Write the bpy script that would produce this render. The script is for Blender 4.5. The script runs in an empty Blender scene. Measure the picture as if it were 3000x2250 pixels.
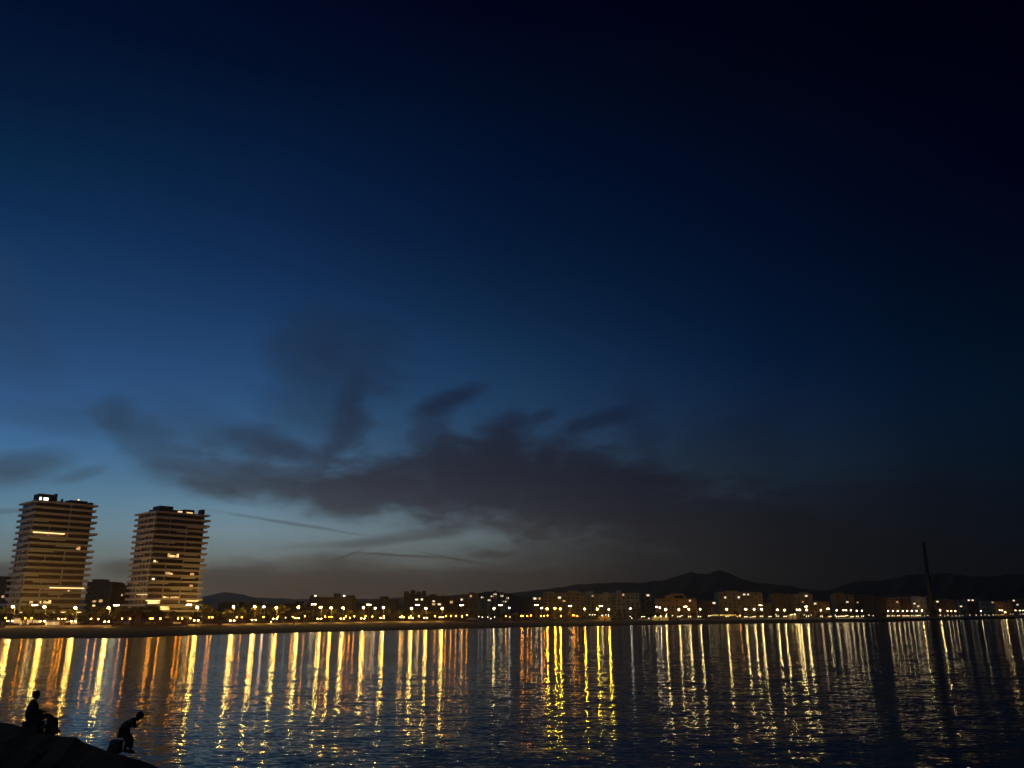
import bpy, bmesh, math, random
from mathutils import Vector, Matrix
R = math.radians
C = bpy.context.scene.collection
sc = bpy.context.scene
random.seed(7)

# ------------------------------------------------------------------ camera
EYE = 9.0
FPX = 2400.0                          # focal length in pixels of a 3000-wide frame
PITCH = math.atan(667/FPX)
cam = bpy.data.cameras.new('camera'); cam.lens = 28.8; cam.sensor_width = 36
cam.clip_start = .1; cam.clip_end = 30000
co = bpy.data.objects.new('camera', cam); C.objects.link(co)
co.location = (0, 0, EYE); co.rotation_euler = (math.pi/2+PITCH, 0, 0)
sc.camera = co
sc.render.resolution_x = 1024; sc.render.resolution_y = 768
sc.view_settings.view_transform = 'Standard'; sc.view_settings.look = 'None'
sc.view_settings.exposure = 0; sc.view_settings.gamma = 1
cy = sc.cycles
cy.use_denoising = True
try: cy.denoiser = 'OPENIMAGEDENOISE'; cy.denoising_input_passes = 'RGB_ALBEDO_NORMAL'
except Exception: pass
cy.max_bounces = 4; cy.diffuse_bounces = 2; cy.glossy_bounces = 2; cy.transmission_bounces = 2; cy.volume_bounces = 1
cy.caustics_reflective = False; cy.caustics_refractive = False
cy.use_light_tree = True; cy.use_adaptive_sampling = False
cy.sample_clamp_direct = 0; cy.sample_clamp_indirect = 4

def ray(u, v):
    a = (u-1500)/FPX; b = -(v-1125)/FPX
    return a, math.cos(PITCH)-math.sin(PITCH)*b, math.sin(PITCH)+math.cos(PITCH)*b
def pt(u, v, Y):                     # the place Y metres out in that direction
    a, f, z = ray(u, v); return Vector((a/f*Y, Y, EYE+z/f*Y))
def gY(u, v, z):                     # how far out a level z meets that direction
    a, f, w = ray(u, v); return (z-EYE)*f/w
def interp(x, tab):
    if x <= tab[0][0]: (a, b), (c, d) = tab[0], tab[1]
    elif x >= tab[-1][0]: (a, b), (c, d) = tab[-2], tab[-1]
    else:
        for (a, b), (c, d) in zip(tab, tab[1:]):
            if a <= x <= c: break
    return b+(d-b)*(x-a)/(c-a)

# ------------------------------------------------------------------ sky
AZS=[-36, -27, -18, -9, 0, 9, 18, 27, 36]
ELS=[0, 1, 2.2, 3.5, 5, 6.5, 8, 10, 12, 14.5, 17, 20, 23, 26, 30, 35, 40, 46]
SKY=[[(0.1646,0.1392,0.08581),(0.1708,0.1608,0.1139),(0.1804,0.1911,0.1558),(0.1752,0.2434,0.2563),(0.1427,0.2586,0.3347),(0.1004,0.2248,0.3418),(0.06919,0.1856,0.3335),(0.04562,0.145,0.3235),(0.02925,0.09952,0.2555),(0.01885,0.0693,0.188),(0.01295,0.05286,0.1492),(0.0081,0.03975,0.1182),(0.00377,0.02639,0.08902),(0.00175,0.019,0.06059),(0.00086,0.00915,0.03692),(5e-05,0.00383,0.02338),(0,0.00351,0.02235),(0,0.00329,0.02125)],
 [(0.1484,0.1115,0.06226),(0.1587,0.13,0.08199),(0.1766,0.1757,0.139),(0.1876,0.242,0.2437),(0.1652,0.2739,0.3367),(0.1202,0.2444,0.3509),(0.07949,0.1923,0.3212),(0.04963,0.1474,0.3028),(0.03215,0.1065,0.2558),(0.0208,0.07512,0.2),(0.01369,0.05534,0.1569),(0.00855,0.03947,0.1208),(0.00479,0.02678,0.09148),(0.00232,0.01894,0.06712),(0.00094,0.01079,0.04174),(0.00015,0.00393,0.02233),(0,0.00238,0.01685),(0,0.00234,0.01668)],
 [(0.1312,0.09205,0.057),(0.1389,0.1052,0.07105),(0.1626,0.1496,0.1205),(0.2018,0.2397,0.2349),(0.201,0.2983,0.3468),(0.1509,0.2699,0.3631),(0.09578,0.2009,0.3108),(0.05196,0.1361,0.2542),(0.03248,0.1018,0.2221),(0.02108,0.07511,0.1911),(0.01393,0.05659,0.1587),(0.00758,0.03657,0.1181),(0.00467,0.02389,0.08463),(0.0025,0.01643,0.06357),(0.00093,0.01023,0.04285),(7e-05,0.00385,0.02112),(0,0.00163,0.0136),(0,0.00151,0.0132)],
 [(0.09861,0.06922,0.04623),(0.104,0.0781,0.05579),(0.1206,0.1084,0.08898),(0.1549,0.1783,0.1734),(0.1672,0.2322,0.2614),(0.1294,0.2064,0.2638),(0.08343,0.153,0.2248),(0.04448,0.1024,0.1838),(0.02671,0.07787,0.1655),(0.01639,0.05911,0.1477),(0.01042,0.04453,0.124),(0.00549,0.02867,0.09001),(0.00308,0.01843,0.06364),(0.00168,0.01195,0.04944),(0.00061,0.0075,0.03486),(8e-05,0.00367,0.01821),(0,0.00106,0.01096),(0,0.00074,0.01037)],
 [(0.06675,0.04812,0.03487),(0.07049,0.05405,0.04126),(0.0807,0.07284,0.06198),(0.1046,0.1193,0.1172),(0.1197,0.1587,0.1762),(0.09431,0.1356,0.1669),(0.06144,0.09934,0.1412),(0.0331,0.06801,0.1208),(0.01967,0.05368,0.1149),(0.01121,0.04177,0.1063),(0.00667,0.03148,0.08914),(0.00334,0.01984,0.06197),(0.00146,0.01263,0.0442),(0.00054,0.00797,0.03438),(6e-05,0.00465,0.02545),(1e-05,0.00289,0.01402),(0,0.00051,0.00852),(0,6e-05,0.00811)],
 [(0.02764,0.02192,0.01774),(0.02916,0.02441,0.02059),(0.03327,0.0318,0.02929),(0.04225,0.04864,0.05061),(0.04809,0.06366,0.07498),(0.04026,0.05944,0.07913),(0.02881,0.04958,0.07653),(0.01761,0.03846,0.07329),(0.01106,0.03128,0.07299),(0.00594,0.02446,0.07001),(0.00318,0.01813,0.05834),(0.00164,0.01185,0.04255),(0.00065,0.008,0.03195),(0.0002,0.00529,0.02507),(0,0.00334,0.01847),(0,0.00198,0.00991),(0,0.00022,0.00687),(0,0,0.00678)],
 [(0.00747,0.00724,0.00724),(0.0078,0.00786,0.00811),(0.00867,0.00939,0.01037),(0.01016,0.01208,0.01478),(0.0112,0.01543,0.02172),(0.01081,0.01807,0.02928),(0.00944,0.01949,0.03568),(0.00712,0.01795,0.03938),(0.00477,0.01524,0.04223),(0.00212,0.01178,0.04081),(0.00055,0.00851,0.03387),(0.00017,0.00609,0.02694),(7e-05,0.00444,0.02139),(2e-05,0.00317,0.01682),(0,0.00218,0.0121),(0,0.0009,0.0062),(0,3e-05,0.00554),(0,0,0.00561)],
 [(0.00362,0.00377,0.00462),(0.00367,0.00398,0.00512),(0.00373,0.00444,0.00639),(0.00371,0.00516,0.00858),(0.0036,0.00614,0.01157),(0.00336,0.00713,0.01473),(0.00297,0.00788,0.01776),(0.00229,0.00805,0.02109),(0.00146,0.00782,0.02417),(0.00045,0.00646,0.02222),(4e-05,0.00497,0.01869),(0,0.00353,0.01521),(0,0.0024,0.01239),(0,0.00151,0.01011),(0,0.00088,0.00761),(0,0.00022,0.00481),(0,0,0.00469),(0,0,0.00472)],
 [(0.00256,0.0029,0.00422),(0.00245,0.00298,0.0047),(0.00235,0.0031,0.00534),(0.00193,0.00332,0.00686),(0.00152,0.00366,0.00847),(0.00117,0.00404,0.01002),(0.00083,0.00445,0.01185),(0.00037,0.00501,0.01484),(6e-05,0.00516,0.01635),(1e-05,0.00437,0.01397),(0,0.00331,0.01152),(0,0.002,0.00913),(0,0.00083,0.00748),(0,0.00024,0.0065),(0,4e-05,0.0052),(0,1e-05,0.00385),(0,0,0.00379),(0,0,0.00395)]]
ELS2=[0, 1.5, 3, 5, 7, 9, 11, 14, 18, 24]
CLD=[[(0.09851,0.06578,0.03772),(0.0865,0.06334,0.04415),(0.0714,0.06114,0.05486),(0.05265,0.06516,0.07786),(0.03945,0.05988,0.08149),(0.0314,0.05674,0.08834),(0.02653,0.05932,0.1078),(0.02338,0.0539,0.1041),(0.02118,0.0453,0.08893),(0.02097,0.04469,0.08792)],
 [(0.101,0.06546,0.03572),(0.09356,0.06446,0.04109),(0.07835,0.06415,0.05476),(0.05954,0.06693,0.07584),(0.04304,0.05903,0.07915),(0.03148,0.0493,0.07553),(0.02517,0.04897,0.08695),(0.02009,0.04509,0.08918),(0.01678,0.03656,0.07574),(0.01554,0.03378,0.07141)],
 [(0.08988,0.05894,0.03711),(0.09073,0.06302,0.04333),(0.08829,0.07052,0.0584),(0.07091,0.07123,0.07541),(0.04907,0.05768,0.07539),(0.03085,0.03889,0.06118),(0.02249,0.03477,0.06246),(0.01534,0.03112,0.06441),(0.01172,0.02549,0.05748),(0.01001,0.02263,0.05362)],
 [(0.0715,0.0477,0.03273),(0.07284,0.05141,0.03761),(0.07256,0.05838,0.04948),(0.05874,0.05684,0.06016),(0.03894,0.04313,0.05798),(0.02478,0.02884,0.04645),(0.01792,0.02494,0.04625),(0.01132,0.02212,0.05048),(0.00807,0.01815,0.04553),(0.00631,0.01561,0.04164)],
 [(0.05177,0.0355,0.02657),(0.05252,0.03812,0.03003),(0.05215,0.04303,0.03835),(0.04226,0.04049,0.04436),(0.02644,0.02796,0.04027),(0.01758,0.01966,0.0335),(0.01303,0.01717,0.03372),(0.0078,0.01509,0.03931),(0.00515,0.01226,0.03545),(0.00372,0.01036,0.03195)],
 [(0.0197,0.01522,0.0137),(0.02004,0.01604,0.01485),(0.02051,0.01821,0.01851),(0.01841,0.0185,0.02302),(0.01341,0.01459,0.0235),(0.01001,0.0123,0.02314),(0.00733,0.01124,0.02601),(0.00458,0.00978,0.0293),(0.00295,0.00768,0.0262),(0.00204,0.00649,0.02411)],
 [(0.00702,0.00641,0.00727),(0.0071,0.00659,0.00756),(0.0074,0.00743,0.00913),(0.00725,0.00804,0.01198),(0.00622,0.00753,0.01377),(0.00505,0.00738,0.01574),(0.00371,0.00697,0.01883),(0.00252,0.00601,0.01994),(0.00135,0.00466,0.01829),(0.0008,0.0041,0.01767)],
 [(0.00347,0.0036,0.00483),(0.0035,0.00369,0.00503),(0.00349,0.00403,0.00591),(0.00322,0.00429,0.00742),(0.00276,0.00426,0.00866),(0.00227,0.00421,0.0099),(0.00176,0.00406,0.01116),(0.00119,0.0037,0.01185),(0.00049,0.00318,0.01217),(0.00035,0.00313,0.01257)],
 [(0.00241,0.00275,0.0041),(0.00233,0.00282,0.00436),(0.00222,0.00294,0.00482),(0.00181,0.00305,0.00582),(0.00136,0.00304,0.00673),(0.00105,0.00296,0.00733),(0.0008,0.00284,0.00777),(0.00043,0.00266,0.00842),(3e-05,0.00246,0.00917),(1e-05,0.00246,0.00926)]]
BLOBS=[(-10.63,7.92,14.65,1.93,1,0.95),(0.00,8.29,15.51,3.96,-4,1.00),(7.10,7.06,15.82,4.38,-7,1.00),(14.95,4.63,19.28,3.30,-5,0.90),(-5.98,8.95,10.58,2.21,1,0.80),(-13.17,15.49,6.36,6.28,3,0.48),(-11.76,11.59,2.36,5.65,-16,0.75),(-14.73,17.71,3.82,3.73,4,0.40),(-9.42,17.34,5.27,3.49,3,0.30),(-4.67,14.29,4.13,1.09,21,0.85),(-5.94,11.66,2.44,3.51,11,0.60),(-0.36,11.12,3.11,3.52,-25,0.95),(2.90,10.28,2.77,2.55,-1,0.95),(-3.61,9.92,6.49,1.91,1,0.80),(2.21,13.30,1.72,0.71,25,0.60),(5.97,12.91,3.92,0.96,13,0.65),(4.85,11.32,1.63,2.87,-1,0.40),(9.63,11.44,1.92,5.37,23,0.40),(6.72,9.75,2.89,1.90,-1,0.75),(11.84,8.81,4.66,1.56,-2,0.50),(14.68,10.31,7.96,4.33,27,0.35),(-31.23,8.52,4.06,1.25,13,0.60),(-31.81,7.66,3.52,1.08,5,0.50),(-26.78,11.88,2.12,1.72,-24,0.42),(-23.56,10.22,7.73,1.76,-24,0.50),(-28.05,8.16,2.28,0.62,22,0.40),(-19.63,8.70,7.50,1.80,-5,0.60),(-16.95,10.65,6.00,1.84,-5,0.60),(-14.68,10.31,5.82,1.24,-9,0.55),(-21.84,11.68,7.12,2.09,-9,0.30),(-29.98,11.33,5.99,1.25,-6,0.30),(-14.09,1.67,12.37,2.21,0,1.00),(0.00,1.61,21.90,1.82,0,0.80),(-31.01,2.06,2.54,1.05,1,0.80),(-24.71,2.65,2.08,0.72,1,0.70),(-19.04,2.16,2.53,0.87,1,0.60),(-11.53,3.35,6.06,0.78,1,0.45),(-1.17,3.79,2.37,0.40,0,0.60),(-7.45,3.71,4.97,0.15,-3,0.70),(-3.50,3.46,3.77,0.15,-10,0.60),(-11.32,3.58,1.82,0.15,23,0.60),(-15.03,5.71,7.75,0.18,-7,0.45),(-31.52,5.64,2.10,0.24,8,0.35),(-5.88,5.23,9.45,0.62,9,0.40),(-9.33,4.62,9.28,0.37,5,0.30),(4.67,3.41,10.97,2.15,-0,0.70),(12.60,2.45,14.97,1.79,-1,0.50),(22.56,6.58,11.52,3.19,-3,0.55),(-33.49,17.65,2.92,8.88,36,0.30)]

w = bpy.data.worlds.new('World'); sc.world = w; w.use_nodes = True
nt = w.node_tree; nt.nodes.clear()
def N(t, **k):
    n = nt.nodes.new(t)
    for a, b in k.items(): setattr(n, a, b)
    return n
def L(a, b): nt.links.new(a, b)
def M(op, a, b=None, c=None, clamp=False):
    n = N('ShaderNodeMath', operation=op, use_clamp=clamp)
    for i, x in enumerate((a, b, c)):
        if x is None: continue
        if hasattr(x, 'links'): L(x, n.inputs[i])
        else: n.inputs[i].default_value = x
    return n.outputs[0]
tc = N('ShaderNodeTexCoord'); sep = N('ShaderNodeSeparateXYZ'); L(tc.outputs['Generated'], sep.inputs[0])
X_, Y_, Z_ = sep.outputs
az = M('MULTIPLY', M('ARCTAN2', X_, Y_), 180/math.pi)
hyp = M('SQRT', M('ADD', M('MULTIPLY', X_, X_), M('MULTIPLY', Y_, Y_)))
el = M('ABSOLUTE', M('MULTIPLY', M('ARCTAN2', Z_, hyp), 180/math.pi))
def table_color(tab, els):
    elmax = els[-1]
    fac = M('DIVIDE', el, elmax, clamp=True)
    prev = None
    for i, col in enumerate(tab):
        r = N('ShaderNodeValToRGB'); cr = r.color_ramp; cr.interpolation = 'LINEAR'
        while len(cr.elements) < len(els): cr.elements.new(.5)
        for j, e in enumerate(els):
            cr.elements[j].position = e/elmax
        for j, e in enumerate(els):
            cr.elements[j].color = (*col[j], 1)
        L(fac, r.inputs[0])
        if prev is None: prev = r.outputs[0]
        else:
            mr = N('ShaderNodeMapRange', interpolation_type='LINEAR'); L(az, mr.inputs[0])
            mr.inputs[1].default_value = AZS[i-1]; mr.inputs[2].default_value = AZS[i]
            mx = N('ShaderNodeMix', data_type='RGBA'); L(mr.outputs[0], mx.inputs[0]); L(prev, mx.inputs[6]); L(r.outputs[0], mx.inputs[7])
            prev = mx.outputs[2]
    return prev
clear = table_color(SKY, ELS); cloudc = table_color(CLD, ELS2)
comb = N('ShaderNodeCombineXYZ'); L(az, comb.inputs[0]); L(el, comb.inputs[1])
# wind-drawn noise: longer along the horizon than up
def noise(scale, sx, sy, detail, rough=.55, off=0):
    mp = N('ShaderNodeMapping'); mp.inputs['Scale'].default_value = (sx, sy, 1); mp.inputs['Location'].default_value = (off, off*.7, off)
    L(comb.outputs[0], mp.inputs[0])
    n = N('ShaderNodeTexNoise'); n.inputs['Scale'].default_value = scale; n.inputs['Detail'].default_value = detail
    n.inputs['Roughness'].default_value = rough; L(mp.outputs[0], n.inputs['Vector']); return n
wn = noise(.22, .6, 1.1, 4, .55, 3.1)
sub = N('ShaderNodeVectorMath', operation='SUBTRACT'); L(wn.outputs['Color'], sub.inputs[0]); sub.inputs[1].default_value = (.5, .5, .5)
scl = N('ShaderNodeVectorMath', operation='MULTIPLY'); L(sub.outputs[0], scl.inputs[0]); scl.inputs[1].default_value = (6.5, 3.4, 0)
wp = N('ShaderNodeVectorMath', operation='ADD'); L(comb.outputs[0], wp.inputs[0]); L(scl.outputs[0], wp.inputs[1])
wp_s = N('ShaderNodeVectorMath', operation='ADD'); L(comb.outputs[0], wp_s.inputs[0])
sc2 = N('ShaderNodeVectorMath', operation='MULTIPLY'); L(sub.outputs[0], sc2.inputs[0]); sc2.inputs[1].default_value = (1.2, .5, 0); L(sc2.outputs[0], wp_s.inputs[1])
fb = noise(.5, .45, 1.3, 5, .6, 9.0)
fb2 = noise(1.5, .5, 1.2, 5, .62, 4.0)
fbm = M('ADD', M('MULTIPLY', M('SUBTRACT', fb.outputs['Fac'], .5), 1.5), M('MULTIPLY', M('SUBTRACT', fb2.outputs['Fac'], .5), .55))
keep = None
for (ba, be, bw, bh, rot, st) in BLOBS:
    mp = N('ShaderNodeMapping', vector_type='TEXTURE')
    mp.inputs['Location'].default_value = (ba, be, 0); mp.inputs['Rotation'].default_value = (0, 0, R(rot)); mp.inputs['Scale'].default_value = (bw, bh, 1)
    thin = bh < 1.3
    L((wp_s if thin else wp).outputs[0], mp.inputs[0])
    g = N('ShaderNodeTexGradient', gradient_type='SPHERICAL'); L(mp.outputs[0], g.inputs[0])
    q = M('MULTIPLY_ADD', fbm, .45 if thin else .6, g.outputs['Fac'])
    mr = N('ShaderNodeMapRange', interpolation_type='SMOOTHSTEP'); L(q, mr.inputs[0])
    mr.inputs[1].default_value = 0; mr.inputs[2].default_value = .78; mr.inputs[3].default_value = 1; mr.inputs[4].default_value = 1-st
    # fade with the blob itself so the noise never spreads past it
    mk = N('ShaderNodeMapRange'); L(g.outputs['Fac'], mk.inputs[0]); mk.inputs[1].default_value = 0; mk.inputs[2].default_value = .22; mk.inputs[3].default_value = 0; mk.inputs[4].default_value = 1
    t = M('SUBTRACT', 1, M('MULTIPLY', M('SUBTRACT', 1, mr.outputs[0]), mk.outputs[0]))
    keep = t if keep is None else M('MULTIPLY', keep, t)
dens = M('SUBTRACT', 1, keep, clamp=True)
mx = N('ShaderNodeMix', data_type='RGBA'); L(dens, mx.inputs[0]); L(clear, mx.inputs[6]); L(cloudc, mx.inputs[7])
sky = N('ShaderNodeTexSky', sky_type='NISHITA'); sky.sun_disc = False
sky.sun_elevation = R(-5); sky.sun_rotation = R(-35)
bg1 = N('ShaderNodeBackground'); L(mx.outputs[2], bg1.inputs[0]); bg1.inputs[1].default_value = 1.0
bg2 = N('ShaderNodeBackground'); L(sky.outputs[0], bg2.inputs[0]); bg2.inputs[1].default_value = .05
ad = N('ShaderNodeAddShader'); L(bg1.outputs[0], ad.inputs[0]); L(bg2.outputs[0], ad.inputs[1])
wo = N('ShaderNodeOutputWorld'); L(ad.outputs[0], wo.inputs[0])
w.cycles.sampling_method = 'MANUAL'; w.cycles.sample_map_resolution = 512
WROUGH = .07; WX = .38
WAVES = [(1, .16, .5, .13, 2), (1, .7, 1.8, .25, 2), (1, 2.2, 5, .30, 1)]   # size, stretch across, stretch away, slope, detail
HAZE = 9e-5; HANI = .82

# ------------------------------------------------------------------ materials
def mat(name, col, rough=.8, metal=0, emit=None, strength=0, vary=0, vscale=1.0, bump=0, spec=.5):
    m = bpy.data.materials.new(name); m.use_nodes = True
    t = m.node_tree; b = t.nodes['Principled BSDF']
    b.inputs['Base Color'].default_value = (*col, 1); b.inputs['Roughness'].default_value = rough
    b.inputs['Metallic'].default_value = metal; b.inputs['Specular IOR Level'].default_value = spec
    if vary or bump:
        tc = t.nodes.new('ShaderNodeTexCoord'); n = t.nodes.new('ShaderNodeTexNoise')
        n.inputs['Scale'].default_value = vscale; n.inputs['Detail'].default_value = 5
        t.links.new(tc.outputs['Object'], n.inputs['Vector'])
        if vary:
            r = t.nodes.new('ShaderNodeValToRGB')
            r.color_ramp.elements[0].position = .3; r.color_ramp.elements[1].position = .7
            r.color_ramp.elements[0].color = (*[c*(1-vary) for c in col], 1); r.color_ramp.elements[1].color = (*[min(1, c*(1+vary)) for c in col], 1)
            t.links.new(n.outputs['Fac'], r.inputs[0]); t.links.new(r.outputs[0], b.inputs['Base Color'])
        if bump:
            bp = t.nodes.new('ShaderNodeBump'); bp.inputs['Strength'].default_value = bump; bp.inputs['Distance'].default_value = .1
            t.links.new(n.outputs['Fac'], bp.inputs['Height']); t.links.new(bp.outputs[0], b.inputs['Normal'])
    if emit:
        b.inputs['Emission Color'].default_value = (*emit, 1); b.inputs['Emission Strength'].default_value = strength
    return m
MT = dict(
 sand=mat('sand', (.09, .055, .02), .95, vary=.25, vscale=.12, bump=.3),
 paving=mat('paving', (.48, .4, .28), .85, vary=.15, vscale=.4),
 ground=mat('ground', (.14, .11, .07), .95, vary=.3, vscale=.03),
 wallpale=mat('wall_pale', (.78, .66, .48), .85, vary=.12, vscale=.6),
 slab=mat('balcony_slab', (.56, .48, .52), .75, vary=.07, vscale=.25),
 core=mat('facade_core', (.12, .09, .07), .7, vary=.2, vscale=.3),
 glass=mat('dark_glass', (.17, .10, .075), .5, vary=.3, vscale=.5),
 glass2=mat('window_glass', (.09, .06, .04), .3),
 roofdark=mat('roof_plant', (.06, .055, .05), .8, vary=.2, vscale=.5),
 pole=mat('pole_paint', (.35, .3, .22), .5, .3),
 housing=mat('lamp_housing', (.25, .24, .22), .4, .5),
 trunk=mat('trunk', (.09, .06, .035), .95, vary=.3, vscale=3),
 palm=mat('palm_leaf', (.12, .105, .035), .7, vary=.35, vscale=1.5),
 leaf=mat('tree_leaf', (.12, .09, .03), .8, vary=.4, vscale=1.2),
 brick=mat('old_brick', (.055, .04, .03), .9, vary=.2, vscale=.4),
 rock=mat('rock', (.42, .23, .09), .95, vary=.35, vscale=1.2, bump=.6),
 hill=mat('hill', (.2, .06, .015), 1, vary=.3, vscale=.004),
 cloth=mat('dark_cloth', (.09, .055, .03), .9, vary=.2, vscale=8),
 trousers=mat('dark_trousers', (.07, .045, .028), .9, vary=.2, vscale=8),
 skin=mat('skin', (.2, .12, .08), .6), hair=mat('hair', (.015, .012, .01), .7),
 plastic=mat('dark_plastic', (.07, .045, .03), .7), shoe=mat('shoe', (.05, .045, .04), .6),
 canvas=mat('tent_canvas', (.75, .7, .58), .8),
 orange=mat('kiosk_orange', (.85, .42, .1), .7, vary=.08, vscale=1),
 cream=mat('kiosk_cream', (.8, .7, .42), .7, vary=.08, vscale=1),
 rooftile=mat('roof_tile', (.2, .09, .05), .85, vary=.2, vscale=.6),
 buoy=mat('buoy_white', (.8, .8, .8), .4),
)
def glow(name, col, s): return mat(name, (.8, .7, .5), .5, emit=col, strength=s)
KL = 1.0
EM = dict(
 amber=glow('lamp_amber', (1, .62, .11), 310*KL), gold=glow('lamp_gold', (1, .60, .03), 380*KL),
 warm=glow('lamp_warm_white', (1, .70, .24), 125*KL), warmfar=glow('lamp_warm_far', (1, .78, .42), 22*KL), cool=glow('lamp_cool_white', (1, .92, .74), 26*KL),
 prom=glow('globe_warm', (1, .55, .12), 80*KL), promw=glow('globe_pale', (1, .72, .34), 17*KL),
 small=glow('bulb_orange', (1, .29, .02), 95*KL), smallw=glow('bulb_white', (1, .78, .5), 8*KL), smally=glow('bulb_yellow', (1, .6, .14), 8*KL),
 win=glow('lit_window', (1, .64, .22), 1.5), winw=glow('lit_window_pale', (1, .82, .52), 1.3), strip=glow('lit_ceiling', (1, .74, .32), 2.6),
 winsoft=glow('lit_window_soft', (1, .56, .2), .7), red=glow('red_beacon', (1, .12, .03), 18), white=glow('roof_light', (.95, 1, .85), 2.2),
 point=glow('far_light', (1, .88, .68), 12),
)

# ------------------------------------------------------------------ builders
class MB:
    def __init__(s): s.v = []; s.f = []
    def add(s, vs, fs):
        o = len(s.v); s.v += [tuple(x) for x in vs]; s.f += [tuple(i+o for i in f) for f in fs]; return s
    def box(s, x0, x1, y0, y1, z0, z1):
        return s.add([(x0,y0,z0),(x1,y0,z0),(x1,y1,z0),(x0,y1,z0),(x0,y0,z1),(x1,y0,z1),(x1,y1,z1),(x0,y1,z1)],
              [(0,3,2,1),(4,5,6,7),(0,1,5,4),(1,2,6,5),(2,3,7,6),(3,0,4,7)])
    def prism(s, poly, z0, z1, poly2=None):
        n = len(poly); p2 = poly2 or poly
        return s.add([(x,y,z0) for x,y in poly]+[(x,y,z1) for x,y in p2],
              [tuple(range(n))[::-1], tuple(range(n, 2*n))]+[(i,(i+1)%n,n+(i+1)%n,n+i) for i in range(n)])
    def tube(s, pts, rs, n=6, cap=True):
        pts = [Vector(p) for p in pts]; o = len(s.v); vs = []; fs = []
        for i, p in enumerate(pts):
            d = (pts[min(i+1, len(pts)-1)]-pts[max(i-1, 0)]).normalized()
            a = d.cross(Vector((0,1,0)) if abs(d.y) < .9 else Vector((1,0,0))).normalized(); b = d.cross(a)
            r = rs[i] if isinstance(rs, (list, tuple)) else rs
            for k in range(n):
                t = 2*math.pi*k/n; vs.append(p+a*math.cos(t)*r+b*math.sin(t)*r)
        for i in range(len(pts)-1):
            for k in range(n): fs.append((i*n+k, i*n+(k+1)%n, (i+1)*n+(k+1)%n, (i+1)*n+k))
        if cap: fs.append(tuple(range(n))[::-1]); fs.append(tuple((len(pts)-1)*n+k for k in range(n)))
        return s.add(vs, fs)
    def ball(s, c, r, sub=1, sc=(1,1,1)):
        bm = bmesh.new(); bmesh.ops.create_icosphere(bm, subdivisions=sub, radius=1)
        vs = [(c[0]+v.co.x*r*sc[0], c[1]+v.co.y*r*sc[1], c[2]+v.co.z*r*sc[2]) for v in bm.verts]
        bm.verts.index_update(); fs = [tuple(v.index for v in f.verts) for f in bm.faces]; bm.free(); return s.add(vs, fs)
    def mesh(s, name, m, smooth=False):
        me = bpy.data.meshes.new(name); me.from_pydata(s.v, [], s.f); me.materials.append(m)
        if smooth: me.polygons.foreach_set('use_smooth', [True]*len(me.polygons))
        me.update(); return me
    def obj(s, name, m, parent=None, smooth=False):
        return link(name, s.mesh(name, m, smooth), parent)
def link(name, data, parent=None, loc=None):
    o = bpy.data.objects.new(name, data); C.objects.link(o)
    if parent is not None: o.parent = parent
    if loc is not None: o.location = loc
    return o
def thing(name, loc, label, cat, group=None, rz=0):
    o = link(name, None, None, loc); o.rotation_euler = (0, 0, rz); o.empty_display_size = .5
    return tag(o, label, cat, group)
def tag(o, label, cat, group=None):
    o['label'] = label; o['category'] = cat
    if group: o['group'] = group
    return o
def kind(o, k='structure'): o['kind'] = k; return o
def kids(o): return [c for c in C.objects if c.parent == o]
def copy_tree(parts, loc, rz, label, cat, group, src):
    """parts: [(object, [sub objects])] read once from the first thing; copies share the mesh data"""
    r = src.copy(); C.objects.link(r); r.location = loc; r.rotation_euler = (0, 0, rz)
    r['label'] = label; r['category'] = cat; r['group'] = group
    for o, subs in parts:
        c = o.copy(); C.objects.link(c); c.parent = r
        for q in subs:
            d = q.copy(); C.objects.link(d); d.parent = c
    return r
ORD = ['nearest','second','third','fourth','fifth','sixth','seventh','eighth','ninth','tenth','eleventh','twelfth','thirteenth','fourteenth','fifteenth','sixteenth','seventeenth','eighteenth','nineteenth','twentieth','twenty-first','twenty-second','twenty-third','twenty-fourth','twenty-fifth','twenty-sixth','twenty-seventh','twenty-eighth','twenty-ninth','thirtieth']+['%dth' % i for i in range(31, 90)]
MARKS = [(165, 'the left tower'), (520, 'the right tower'), (1375, 'the white beach tent'), (1766, 'the orange kiosk'), (1935, 'the long pale kiosk'), (2320, 'the golden kiosk'), (2722, 'the tall chimney')]
def place_labels(us, what):
    """one label for each u: counted outwards from the landmark it is nearest to"""
    out = {}; by = {}
    for i, u in enumerate(us):
        k = min(range(len(MARKS)), key=lambda j: abs(MARKS[j][0]-u)); by.setdefault((k, u >= MARKS[k][0]), []).append(i)
    for (k, right), ids in by.items():
        ids.sort(key=lambda i: abs(us[i]-MARKS[k][0]))
        for r, i in enumerate(ids):
            side = 'right' if right else 'left'
            out[i] = '%s, %s on the %s of %s' % (what, ORD[r], side, MARKS[k][1])
    return [out[i] for i in range(len(us))]

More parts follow.
